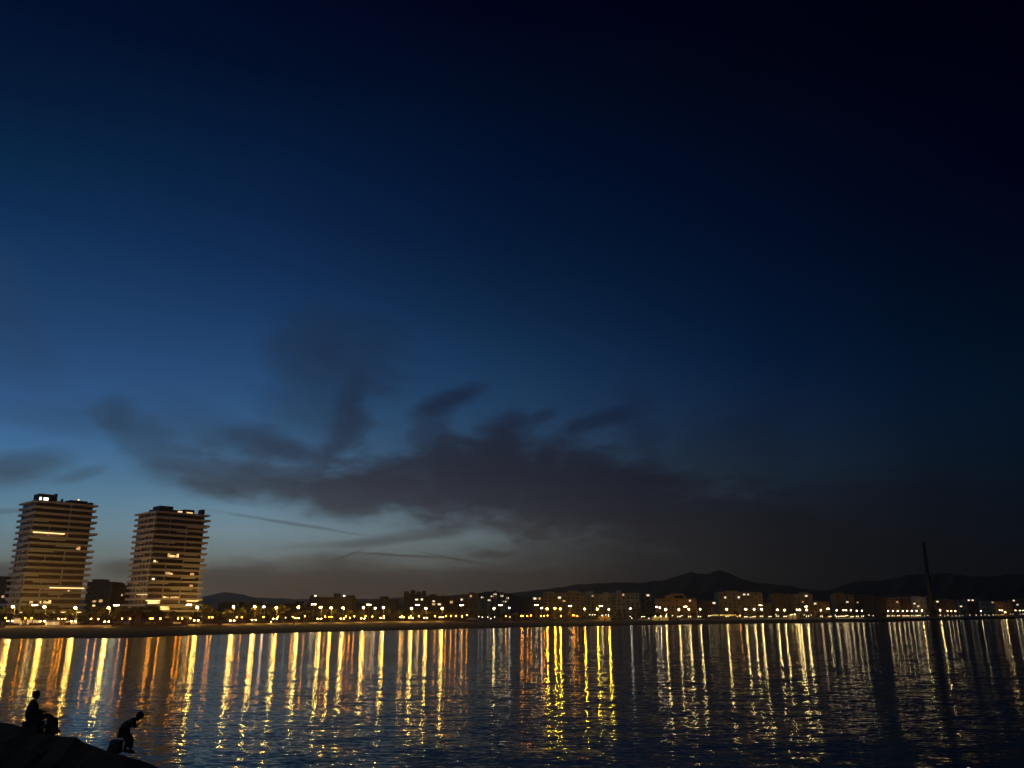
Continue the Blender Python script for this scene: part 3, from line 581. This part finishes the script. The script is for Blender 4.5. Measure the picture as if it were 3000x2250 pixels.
# ------------------------------------------------------------------ lamps
def lamp_proto(kindname, h, em):
    """parts of a lamp of one kind, standing on its own foot"""
    root = link(kindname, None)
    parts = []
    if kindname == 'street_lamp':
        parts.append((MB().tube([(0,0,0),(0,0,.8)], .17, 8).obj('base', MT['pole'], root), []))
        parts.append((MB().tube([(0,0,.8),(0,0,h*.6),(0,0,h-.5),(0,-.4,h+.05),(0,-1.4,h+.2)], [.11,.09,.07,.055,.045], 6).obj('pole', MT['pole'], root), []))
        hd = MB().prism([(-.28,-2.4),(.28,-2.4),(.3,-1.3),(-.3,-1.3)], h+.12, h+.3, [(-.16,-2.3),(.16,-2.3),(.18,-1.4),(-.18,-1.4)]).obj('lamp_head', MT['housing'], root)
        bb = MB().ball((0, -1.85, h+.02), 1, 1, (.68, .85, .5)).obj('bulb', em, hd)
        parts.append((hd, [bb]))
    elif kindname == 'floodlight_mast':
        parts.append((MB().tube([(0,0,0),(0,0,h)], [.14,.08], 8).obj('pole', MT['pole'], root), []))
        parts.append((MB().box(-1.3,1.3,-.06,.06,h-.06,h+.06).obj('crossbar', MT['pole'], root), []))
        for x in (-1.1, 0, 1.1):
            hd = MB().box(x-.3,x+.3,-.15,.25,h+.07,h+.55).obj('lamp_head', MT['housing'], root)
            bb = MB().box(x-.24,x+.24,-.19,-.151,h+.12,h+.5).obj('bulb', em, hd); parts.append((hd, [bb]))
    elif kindname == 'promenade_lamp':
        parts.append((MB().tube([(0,0,0),(0,0,h)], [.10,.06], 8).obj('pole', MT['pole'], root), []))
        parts.append((MB().tube([(-1.05,0,h-.1),(0,0,h-.3),(1.05,0,h-.1)], .05, 6).obj('arm', MT['pole'], root), []))
        for x in (-1.05, 1.05):
            hd = MB().prism([(x-.3,-.3),(x+.3,-.3),(x+.3,.3),(x-.3,.3)], h+.14, h+.26, [(x-.12,-.12),(x+.12,-.12),(x+.12,.12),(x-.12,.12)]).obj('lamp_head', MT['housing'], root)
            bb = MB().ball((x,0,h-.02), 1, 1, (.42,.34,.22) if em.name == 'globe_warm' else (.32,.28,.2)).obj('bulb', em, hd); parts.append((hd, [bb]))
    else:
        parts.append((MB().tube([(0,0,0),(0,0,h-.1)], [.07,.05], 6).obj('pole', MT['pole'], root), []))
        hd = MB().prism([(-.2,-.2),(.2,-.2),(.2,.2),(-.2,.2)], h+.2, h+.3, [(-.05,-.05),(.05,-.05),(.05,.05),(-.05,.05)]).obj('lamp_head', MT['housing'], root)
        bb = MB().ball((0,0,h), .3, 1).obj('bulb', em, hd); parts.append((hd, [bb]))
    return root, parts
protos = {}; LAMPS = []
def lamps(kindname, items, dY, phrase, cat, group, namer=place_labels):
    labs = namer([i[0] for i in items], phrase)
    for (it, lab) in zip(items, labs):
        u, v, em = it[:3]; Y = yp(u)+(it[3] if len(it) > 3 else dY)
        P = pt(u, v, Y); zg = 1.6 if (it[3] if len(it) > 3 else dY) < 9 else 2.0
        h = round(max(P.z-zg, 1.5)*2)/2 if kindname != 'promenade_lamp' else round((P.z-zg)*4)/4
        h = max(h, 1.5); key = (kindname, h, em); loc = (P.x, Y+(1.85 if kindname == 'street_lamp' else 0), P.z-h)
        if loc[2] > zg-.02: loc = (loc[0], loc[1], zg-.05)
        if key in protos:
            src, parts = protos[key]; o = copy_tree(parts, loc, 0, lab, cat, group, src)
        else:
            src, parts = lamp_proto(kindname, h, EM[em]); protos[key] = (src, parts); o = src; o.location = loc; tag(o, lab, cat, group)
        LAMPS.append((u, v, em))
TALL = [(-330,1775),(-230,1776),(-140,1776),(-52,1777),(38,1777),(130,1778),(221,1780),(318,1781),(578,1780),(684,1778),(746,1778),(810,1779),(874,1779),(940,1779),(970,1780),(1005,1780),(1065,1780),(1123,1780),(1206,1782),(1248,1782),(1295,1782)]  # leading ones lie out of view, added to light the left tower's side
lamps('street_lamp', [(u, v, 'amber') for u, v in TALL]+[(1447,1783,'warm')]+[(u, v, 'gold') for u, v in [(1603,1784),(1626,1782),(1641,1784),(1713,1784),(1750,1784),(1784,1785)]], 45,
   'tall amber street lamp', 'street lamp', 'tall street lamps along the shore road')
TW = [(1950,1785),(1989,1785),(2019,1785),(2051,1784),(2129,1785),(2184,1785),(2209,1785),(2231,1785),(2277,1786),(2299,1787),(2336,1787),(2343,1787),(2364,1787),(2405,1788),(2451,1788),(2471,1788),(2479,1788),(2493,1788),(2510,1789),(2525,1789),(2602,1789.5),(2616,1789.5),(2630,1790),(2645,1790),(2658,1790),(2671,1790),(2685,1790),(2701,1789),(2754,1787),(2776,1790),(2787,1790),(2799,1790),(2874,1790),(2929,1788),(2936,1788),(2945,1794),(2975,1788),(2988,1788),(2997,1788)]
lamps('street_lamp', [(u, v, 'warm' if u < 2400 or u in (2701,2754,2945) else 'warmfar') for u, v in TW]+[(773,1778,'cool'),(1099,1782,'cool'),(1492,1781,'cool'),(1587,1781,'cool'),(1847,1783,'cool'),(1924,1778,'cool'),(1933,1780,'cool')], 48,
   'tall white street lamp', 'street lamp', 'white street lamps along the shore road')
EM['mast'] = glow('mast_flood', (1, .8, .35), 60)
lamps('floodlight_mast', [(u, v, 'mast') for u, v in [(103,1773),(341,1774),(554,1773),(919,1772),(1081,1773),(1223,1774),(1352,1774),(1466,1774),(1571,1774),(1670,1776),(1760,1776),(2008,1778),(2228,1774),(2361,1778),(2426,1784)]], 30,
   'T-shaped floodlight mast', 'floodlight mast', 'floodlight masts above the promenade')
PR = [(30,1818),(124,1820),(215,1820),(313,1820),(575,1817),(681,1817),(744,1815),(806,1812),(870,1811),(936,1812),(1003,1812),(1063,1811),(1120,1810),(1178,1808),(1204,1810),(1247,1810),(1293,1808)]
PW = [(1884,1806),(1989,1806),(2020,1806),(2049,1806),(2079,1804),(2131,1806),(2185,1806),(2209,1806),(2231,1805),(2256,1806),(2278,1805),(2300,1806),(2366,1805),(2407,1805),(2432,1806),(2453,1806),(2464,1805),(2473,1806),(2481,1803),(2496,1806),(2512,1805),(2527,1805),(2603,1804),(2617,1804),(2632,1804),(2648,1804),(2660,1804),(2673,1804),(2686,1804),(2693,1803),(2754,1802)]
lamps('promenade_lamp', [(u, v, 'prom') for u, v in PR]+[(u, v, 'promw') for u, v in PW], 4, 'double-headed lamp at the beach edge', 'promenade lamp', 'double lamps along the beach edge')
SO = [(17,1810),(74,1811),(92,1811),(172,1812),(182,1812),(191,1812),(267,1812),(288,1813),(358,1811),(381,1811),(441,1811),(447,1811),(470,1811),(522,1811),(534,1811),(558,1811),(613,1808),(622,1808),(694,1808),(709,1808),(738,1816),(772,1807),(814,1806),(858,1807),(893,1805),(953,1806),(965,1807),(972,1807),(1013,1806),(1025,1810),(1038,1806),(1071,1805),(1091,1806),(1124,1805),(1177,1804),(1204,1804),(1227,1805),(1275,1805),(1306,1805),(1321,1805),(1336,1805),(1354,1805),(1368,1802),(1482,1805),(1527,1804),(1532,1804),(1545,1804),(1556,1803),(1585,1804),(1594,1804),(1604,1803),(1643,1804),(1678,1802),(1682,1802),(1692,1804),(2168,1803)]
lamps('garden_lamp', [(u, v, 'small') for u, v in SO], 25, 'small orange garden lamp', 'garden lamp', 'orange garden lamps among the trees')
SW = [(1403,1806),(1413,1807),(1429,1807),(1438,1812),(1449,1807),(1494,1807),(1728,1801),(1736,1801),(1743,1801),(1765,1802),(1775,1801),(1846,1806),(1851,1811),(1901,1811),(1953,1799),(1970,1803),(1998,1803),(2042,1794),(2160,1806),(2199,1808),(2273,1800),(2356,1801),(2377,1802),(2447,1802),(2546,1802),(2558,1804),(2709,1804),(2718,1803),(2768,1804),(2777,1802),(2790,1804),(2801,1804),(2811,1804),(2819,1803),(2841,1801),(2860,1801),(2875,1802),(2886,1801),(2897,1803),(2860,1803),(2909,1802),(2960,1799),(2968,1799),(2989,1799),(2997,1798),(837,1809),(794,1822)]
SW = sorted(set(SW))
lamps('garden_lamp', [(u, v, 'smallw') for u, v in SW], 20, 'small white garden lamp', 'garden lamp', 'white garden lamps on the promenade')
SY = [(2090,1802),(2097,1802),(2103,1802),(2111,1802),(2115,1802),(2123,1802),(2130,1802),(2136,1802),(2140,1802),(2147,1802),(2154,1801),(2910,1801),(2918,1801),(2926,1801),(2933,1801),(2940,1800)]
lamps('garden_lamp', [(u, v, 'smally') for u, v in SY], 14, 'yellow bulb in a string', 'garden lamp', 'yellow lamps strung along terraces')

# lit shop front by the left tower
P = pt(150, 1836, yp(150)+16); o = thing('shop_front', (pt(130,1836,yp(150)+16).x, yp(150)+16, 2), 'low lit shop pavilion between lamps below the left tower', 'pavilion')
W = pt(172,1836,yp(150)+16).x-o.location.x
MB().box(0, W, .3, 5, 0, 2.6).obj('wall', MT['wallpale'], o); MB().box(-.3, W+.3, 0, 5.3, 2.603, 2.8).obj('roof', MT['slab'], o)
for i in range(6): MB().box(.3+i*W/6, W/6-.2+i*W/6, .2, .29, .6+.2*(i%2), 2.1).obj('lit_window', EM['winsoft' if i%3 else 'win'], o)

# ------------------------------------------------------------------ palms and trees
def palm_meshes(h, seed):
    rng = random.Random(seed); bx, by = rng.uniform(-.3,.3), rng.uniform(-.3,.3)
    tr = MB().tube([(0,0,-.2),(bx*.2,by*.2,h*.3),(bx*.6,by*.6,h*.7),(bx,by,h)], [.26,.2,.17,.2], 7).mesh('trunk', MT['trunk'], True)
    q = MB()
    for i in range(26):
        a = rng.uniform(0, 6.283); up = rng.uniform(-.7, 1.2); Lf = rng.uniform(1.7, 2.5); d = Vector((math.cos(a), math.sin(a), 0)); side = Vector((-d.y, d.x, 0))
        pts = []
        for j in range(7):
            s = j/6; pts.append(Vector((bx, by, h))+d*Lf*s*(1-.25*s)+Vector((0,0,up*Lf*s*.8-1.6*s*s*Lf*.7)))
        for j in range(6):
            for sd in (-1, 1):
                for kk in range(2):
                    p = pts[j].lerp(pts[j+1], kk*.5); l = (.62-.4*abs(j/6-.35))*rng.uniform(.8,1.1)
                    tip = p+side*sd*l*.8+(pts[j+1]-pts[j]).normalized()*l*.5+Vector((0,0,-l*.45)); w_ = (pts[j+1]-pts[j])*.3
                    q.add([p, p+w_, tip], [(0,1,2)])
    return tr, q.mesh('crown', MT['palm'])
def tree_meshes(h, seed):
    rng = random.Random(seed); t = MB().tube([(0,0,-.2),(.1,0,h*.25),(-.05,.1,h*.5)], [.3,.22,.14], 7)
    cl = []
    for i in range(8):
        a = i*.8+rng.uniform(-.3,.3); rr = rng.uniform(.8,1.9); z = rng.uniform(.5,.9)*h; e = (math.cos(a)*rr, math.sin(a)*rr, z)
        t.tube([(0,.05,h*.42),(e[0]*.5,e[1]*.5,h*.5+z*.12),e], [.12,.08,.03], 5); cl.append((Vector(e), rng.uniform(.7,1.25)))
    cl.append((Vector((0,0,h*.92)), 1.0)); q = MB()
    for c, r in cl:
        for i in range(75):
            d = Vector((rng.gauss(0,1), rng.gauss(0,1), rng.gauss(0,.8))).normalized()*r*rng.uniform(.35,1.1); p = c+d
            a = Vector((rng.gauss(0,1), rng.gauss(0,1), rng.gauss(0,1))).normalized()*.24; b_ = a.cross(d).normalized()*.2
            q.add([p-a, p+b_, p+a, p-b_], [(0,1,2,3)])
    return t.mesh('trunk', MT['trunk'], True), q.mesh('crown', MT['leaf'])
PAL = [palm_meshes(h, i) for i, h in enumerate((5.2, 6.2, 4.6))]; TRE = [tree_meshes(h, i+9) for i, h in enumerate((5.6, 4.6, 6.2))]
rng = random.Random(5)
def plant(us, meshes, name, phrase, cat, group, d0, d1, smin, smax):
    for i, (u, lab) in enumerate(zip(us, place_labels(us, phrase))):
        Y = yp(u)+rng.uniform(d0, d1); s = rng.uniform(smin, smax); tr, cr_ = rng.choice(meshes)
        o = thing(name, (S(u)*Y, Y, 2.0), lab, cat, group, rng.uniform(0, 6.28))
        for nm_, me in (('trunk', tr), ('crown', cr_)):
            c = link(nm_, me, o); c.scale = (s, s, s)
pu = []; u = -20
while u < 3020: pu.append(u); u += rng.uniform(16, 48)*(1.25 if u < 1300 else 1)
tu = []; u = -35
while u < 3030: tu.append(u); u += rng.uniform(16, 42)
plant([round(x) for x in pu], PAL, 'palm_tree', 'short palm behind the lamps', 'palm tree', 'palms behind the promenade', 27, 37, .9, 1.2)
plant([round(x) for x in tu], TRE, 'tree', 'dark leafy tree behind the palms', 'tree', 'leafy trees between promenade and road', 34, 41, .85, 1.25)
hu = []; u = 40  # hedges added to make a lit amber band behind the lamps
while u < 1330: hu.append(round(u)); u += 74
for u, lab in zip(hu, place_labels(hu, 'added clipped greenery catching the lamplight')):
    Y = yp(u)+31; Wh = 50*Y/FPX; q = MB(); q2 = MB().box(-Wh/2, Wh/2, -.4, .4, 0, 1.2)
    for i in range(420):
        p = Vector((rng.uniform(-Wh/2, Wh/2), rng.choice((-.5, .5, 0))+rng.uniform(-.15, .15), rng.uniform(.1, 1.6))); a = Vector((rng.gauss(0,1), rng.gauss(0,1), rng.gauss(0,1))).normalized()*.22; c_ = a.orthogonal().normalized()*.16
        q.add([p-a, p+c_, p+a, p-c_], [(0,1,2,3)])
    o = thing('added_hedge', (S(u)*Y, Y, 1.98), lab, 'added_hedge', 'hedges added to catch the garden lamp light', -.25)
    q.obj('foliage', MT['leaf'], o); q2.obj('stems', MT['trunk'], o)
ku = []; u = -30
while u < 1440: ku.append(round(u)); u += rng.uniform(26, 50)
plant(ku, TRE, 'tree', 'tall dark tree beyond the road', 'tree', 'tall trees beyond the road', 54, 70, 1.35, 1.9)
big = [(1812,8.6),(1830,9.4),(1858,9.8),(1872,10.2),(1886,8.8),(2150,9.6),(2040,8.2)]
BT = [palm_meshes(8.2, 31), palm_meshes(7.4, 32)]
bu = [b_[0] for b_ in big]
for (u, h), lab in zip(big, place_labels(bu, 'tall slender palm')):
    tr, cr_ = BT[rng.randrange(2)]; Y = yp(u)+11.5; s = h/8.2*.95
    o = thing('palm_tree', (S(u)*Y, Y, 1.9), lab, 'palm tree', 'tall palms near the kiosks', rng.uniform(0, 6))
    for nm_, me in (('trunk', tr), ('crown', cr_)):
        c = link(nm_, me, o); c.scale = (s, s, s)

# ------------------------------------------------------------------ buoys
for i, (u, v) in enumerate(((2431,1826.5),(2572,1824))):
    Y = gY(u, v, .2); o = thing('buoy', (pt(u, v, Y).x, Y, 0), 'small pale buoy on the water, %s of two off the far beach' % ('left' if i == 0 else 'right'), 'buoy', 'pale buoys off the beach')
    MB().ball((0,0,.15), .7, 2).obj('float', MT['buoy'], o, True); MB().tube([(0,0,.8),(0,0,1.6)], .08).obj('pole', MT['buoy'], o)

# ------------------------------------------------------------------ the rocks in front
PRO = [(-600,2040),(-200,2075),(0,2105),(40,2111),(62,2119),(120,2138),(165,2143),(187,2146),(234,2148),(240,2157),(275,2172),(320,2189),(342,2195),(385,2206),(440,2221),(500,2244),(540,2262),(620,2300),(760,2380),(1000,2520),(1500,2800)]
YR = 29.0
from mathutils import noise as mn
vs = []; fs = []; nx, ny = 190, 70
for j in range(ny):
    Y = 3+(41-3)*j/(ny-1)
    for i in range(nx):
        u = -1500+i*(3000/(nx-1)); X = pt(u, 2150, YR).x; zc = pt(u, interp(u, PRO), YR).z
        n = mn.noise(Vector((X*.45, Y*.45, 0)))*.32+mn.noise(Vector((X*1.3, Y*1.3, 5)))*.16; c = mn.cell(Vector((X*.8+n, Y*.8, 2)))*.22
        if Y <= YR: z = zc-(YR-Y)*.26-.05+(n+c-.28)*min(1, (YR-Y)/2.0)
        else: z = zc-.03-(Y-YR)**1.2*.75+(n+c-.2)*min(1, (Y-YR)/1.5)
        vs.append((X, Y, max(z, -1.5)))
for j in range(ny-1):
    for i in range(nx-1): fs.append((j*nx+i, j*nx+i+1, (j+1)*nx+i+1, (j+1)*nx+i))
me = bpy.data.meshes.new('rocks'); me.from_pydata(vs, [], fs); me.materials.append(MT['rock']); me.update(); kind(link('breakwater_rocks', me))

# ------------------------------------------------------------------ two people
def skin(name, joints, edges, m, parent, lv=2, root=None):
    names = list(joints); me = bpy.data.meshes.new(name)
    me.from_pydata([joints[n][0] for n in names], [(names.index(a), names.index(b)) for a, b in edges], [])
    o = bpy.data.objects.new(name, me); C.objects.link(o)
    md = o.modifiers.new('skin', 'SKIN'); md.use_smooth_shade = True; md.branch_smoothing = .5
    for i, n in enumerate(names):
        r = joints[n][1]; d = me.skin_vertices[0].data[i]; d.radius = r if isinstance(r, tuple) else (r, r); d.use_root = (n == (root or names[0]))
    s_ = o.modifiers.new('sub', 'SUBSURF'); s_.levels = s_.render_levels = lv
    dg = bpy.context.evaluated_depsgraph_get(); me2 = bpy.data.meshes.new_from_object(o.evaluated_get(dg)); me2.name = name
    me2.materials.clear(); me2.materials.append(m)
    for p in me2.polygons: p.use_smooth = True
    bpy.data.objects.remove(o); return link(name, me2, parent)
def person(base, J, label, hd, face, hands, cloth='cloth'):
    """J: joints as (u, v, depth offset, radius); everything local to the base point"""
    root = thing('person', base, label, 'person')
    B0 = Vector(base)
    def q(u, v, dy=0): return tuple(pt(u, v, YR+dy)-B0)
    j = {k: (q(a[0], a[1], a[2]), a[3]) for k, a in J.items()}
    ed = [('pelvis','belly'),('belly','chest'),('chest','neck'),('neck','head'),
          ('chest','shL'),('shL','elL'),('elL','haL'),('chest','shR'),('shR','elR'),('elR','haR'),
          ('pelvis','hipL'),('hipL','knL'),('knL','anL'),('anL','toL'),('pelvis','hipR'),('hipR','knR'),('knR','anR'),('anR','toR')]
    body = skin('body', j, ed, MT['skin'], root, root='pelvis')
    # clothes: the same skeleton a little thicker, cut at neck, wrists and ankles
    g = lambda k, f=1.12: (j[k][0], tuple(x*f for x in j[k][1]) if isinstance(j[k][1], tuple) else j[k][1]*f)
    lp = lambda a, b, t_: tuple(Vector(j[a][0]).lerp(Vector(j[b][0]), t_))
    jk = {k: g(k) for k in ('pelvis','belly','chest','shL','elL','shR','elR')}; jk['ne'] = (lp('chest','neck',.75), .075)
    jk['wrL'] = (lp('elL','haL',.85), .052); jk['wrR'] = (lp('elR','haR',.85), .052)
    skin('jacket', jk, [('pelvis','belly'),('belly','chest'),('chest','ne'),('chest','shL'),('shL','elL'),('elL','wrL'),('chest','shR'),('shR','elR'),('elR','wrR')], MT['cloth'], root, root='pelvis')
    tk = {k: g(k, 1.15) for k in ('pelvis','hipL','knL','hipR','knR')}; tk['cuL'] = (lp('knL','anL',.93), .056); tk['cuR'] = (lp('knR','anR',.93), .056)
    skin('trousers', tk, [('pelvis','hipL'),('hipL','knL'),('knL','cuL'),('pelvis','hipR'),('hipR','knR'),('knR','cuR')], MT['trousers'], root, root='pelvis')
    for s_ in 'LR':
        a, b_ = Vector(j['an'+s_][0]), Vector(j['to'+s_][0])
        MB().tube([a+(a-b_)*.25+Vector((0,0,-.03)), a+Vector((0,0,-.03)), a.lerp(b_,.6), b_+(b_-a)*.15], [.035,.062,.055,.03], 8).obj('shoe', MT['shoe'], root, True)
    # head: skull, jaw, nose, ears, eyes, hair, turned the way the person looks
    hc = Vector(j['head'][0]); f = Vector(face).normalized(); upv = Vector(hd).normalized(); upv = (upv-f*upv.dot(f)).normalized(); sd = f.cross(upv)
    hm = MB().ball((0,0,0), .105, 2, (1.0,.78,1.12)); hm.ball((.035,0,-.06), .07, 2, (1,.85,.9)); hm.ball((.105,0,-.02), .02, 1, (1,.7,1.3))
    hm.ball((0,.084,-.01), .026, 1, (.9,.4,1.3)); hm.ball((0,-.084,-.01), .026, 1, (.9,.4,1.3)); hm.ball((.096,0,-.065), .018, 1, (.5,1.3,.4))
    H_ = Matrix((( f.x, sd.x, upv.x), (f.y, sd.y, upv.y), (f.z, sd.z, upv.z))).to_4x4()
    def put(mb, nm, m): 
        mb.v = [tuple(H_ @ Vector(v_)+hc) for v_ in mb.v]; return mb.obj(nm, m, root, True)
    put(hm, 'head', MT['skin'])
    put(MB().ball((-.022,0,.025), .128, 2, (1.0,.84,1.04)), 'hair', MT['hair'])
    put(MB().ball((.093,.032,.012), .012, 1).ball((.093,-.032,.012), .012, 1), 'eyes', MT['hair'])
    # hands: palm, four fingers and a thumb, loosely curled
    for s_ in 'LR':
        w_, e_ = Vector(j['ha'+s_][0]), Vector(j['el'+s_][0]); d = (w_-e_).normalized(); acr = d.cross(Vector((0,1,.2))).normalized(); nrm = d.cross(acr)
        hj = {'w': (w_, (.03,.02)), 'p': (w_+d*.05, (.04,.018))}; he = [('w','p')]
        for i_, (o_, l_) in enumerate(((-.03,.07),(-.01,.082),(.01,.078),(.03,.062))):
            a_ = w_+d*.085+nrm*o_*1.0; b1 = a_+d*l_*.5+acr*.012; c1 = b1+d*l_*.3+acr*.03
            hj['a%d'%i_] = (a_, .0095); hj['b%d'%i_] = (b1, .009); hj['c%d'%i_] = (c1, .0075); he += [('p','a%d'%i_),('a%d'%i_,'b%d'%i_),('b%d'%i_,'c%d'%i_)]
        hj['t1'] = (w_+d*.04+nrm*.045, .011); hj['t2'] = (w_+d*.075+nrm*.06+acr*.025, .009); he += [('p','t1'),('t1','t2')]
        skin('hand', {k: (tuple(v_[0]), v_[1]) for k, v_ in hj.items()}, he, MT['skin'], root, 1, root='p')
    return root
# bending person by the cool box, facing right
b1 = pt(375, 2206, YR)
person(tuple(b1), dict(
  pelvis=(360,2141,0,(.155,.14)), belly=(367,2127,0,(.19,.18)), chest=(386,2112,0,(.24,.22)), neck=(400,2104,0,.085), head=(409,2099,0,.07),
  shL=(391,2107,-.19,.07), elL=(392,2130,-.22,.055), haL=(399,2126,-.1,.034), shR=(391,2107,.19,.07), elR=(394,2130,.22,.055), haR=(402,2125,.1,.034),
  hipL=(363,2145,-.10,.115), knL=(386,2168,-.14,.085), anL=(380,2199,-.12,.048), toL=(393,2205,-.12,.035),
  hipR=(362,2145,.10,.115), knR=(376,2169,.14,.085), anR=(365,2196,.16,.048), toR=(377,2203,.16,.035)),
  'dark figure standing bent forward over the rocks, face turned down to the right', (.75,0,.65), (.6,0,-.75), None)
# seated person
b2 = pt(95, 2140, YR)
person(tuple(b2), dict(
  pelvis=(93,2104,0,(.21,.2)), belly=(91,2089,0,(.25,.23)), chest=(94,2067,0,(.29,.25)), neck=(102,2048,0,.062), head=(107,2037,0,.06),
  shL=(92,2058,-.21,.1), elL=(104,2084,-.26,.07), haL=(133,2084,-.16,.034), shR=(92,2058,.21,.1), elR=(106,2083,.26,.07), haR=(136,2085,.14,.034),
  hipL=(98,2104,-.11,.11), knL=(150,2096,-.14,.08), anL=(158,2136,-.14,.05), toL=(174,2142,-.14,.036),
  hipR=(98,2104,.11,.11), knR=(146,2095,.16,.08), anR=(152,2134,.16,.05), toR=(168,2140,.16,.036)),
  'dark hunched figure sitting on a low stool at the left, knees to the right', (.1,0,1), (1,0,-.35), None)
# crate the sitter sits on
P = pt(94, 2140, YR); zt = pt(93, 2113, YR).z-P.z
o = thing('crate', (P.x, P.y, P.z), 'dark crate under the seated person', 'crate')
MB().prism([(-.27,-.19),(.3,-.19),(.3,.19),(-.27,.19)], -.15, zt-.04, [(-.24,-.2),(.27,-.2),(.27,.2),(-.24,.2)]).obj('body', MT['plastic'], o)
MB().box(-.26,.29,-.21,.21,zt-.037,zt).obj('rim', MT['plastic'], o)
# pale bag at the sitter's feet
P = pt(131, 2138, YR-.1); o = thing('bag', tuple(P), 'pale slanting bag lying under the knees of the seated person', 'bag')
MB().tube([(-.14,0,.02),(-.04,0,.10),(.08,0,.19),(.17,0,.27)], [.05,.06,.05,.02], 8).obj('pouch', mat('bag_cloth', (.14,.11,.08), .8, vary=.3, vscale=9), o, True)
MB().tube([(.15,0,.25),(.19,.02,.31),(.16,.04,.33)], .012, 5).obj('strap', MT['cloth'], o)
# rucksack standing behind the sitter's shins
P = pt(150, 2143, YR+.35); o = thing('rucksack', tuple(P), 'dark upright rucksack behind the seated person\'s shins', 'rucksack')
MB().prism([(-.17,-.12),(.17,-.12),(.17,.12),(-.17,.12)], -.1, .42, [(-.15,-.09),(.14,-.09),(.14,.09),(-.15,.09)]).obj('pouch', MT['cloth'], o)
MB().box(-.12,.12,-.19,-.121,-.02,.22).obj('pocket', MT['trousers'], o)
MB().tube([(-.06,0,.42),(-.03,0,.48),(.03,0,.48),(.06,0,.42)], .015, 5).obj('handle', MT['trousers'], o)
# cool box
a = pt(319, 2193, YR+.1); bq = pt(353, 2193, YR+.1); W = bq.x-a.x; h = pt(322, 2168, YR+.1).z-a.z
o = thing('cool_box', ((a.x+bq.x)/2, YR+.1, a.z-.05), 'dark tapering cool box beside the bent person', 'cool box'); o.rotation_euler = (0, R(5), 0)
MB().prism([(-W/2,-.17),(W/2,-.17),(W/2,.17),(-W/2,.17)], -.08, h, [(-W/2+.05,-.14),(W/2-.02,-.14),(W/2-.02,.14),(-W/2+.05,.14)]).obj('body', MT['plastic'], o)
MB().box(-W/2+.03,W/2,-.16,.16,h+.003,h+.05).obj('lid', MT['plastic'], o)
MB().tube([(-W/2+.06,-.17,h*.7),(-W/2+.1,-.2,h*.9),(W/2-.1,-.2,h*.9),(W/2-.06,-.17,h*.7)], .012).obj('handle', MT['housing'], o)

# ------------------------------------------------------------------ the air over the bay
if HAZE:
    hb = MB().box(-7500, 7500, -60, 7600, -3, 330).obj('haze', None) if False else None
    q = MB().box(-7500, 7500, -60, 7600, -3, 330)
    hm_ = bpy.data.materials.new('haze'); hm_.use_nodes = True; tt = hm_.node_tree; tt.nodes.clear()
    pv = tt.nodes.new('ShaderNodeVolumePrincipled'); pv.inputs['Density'].default_value = HAZE; pv.inputs['Color'].default_value = (.95, .84, .68, 1); pv.inputs['Anisotropy'].default_value = HANI
    oo = tt.nodes.new('ShaderNodeOutputMaterial'); tt.links.new(pv.outputs[0], oo.inputs['Volume'])
    hz = kind(q.obj('haze', hm_), 'stuff')
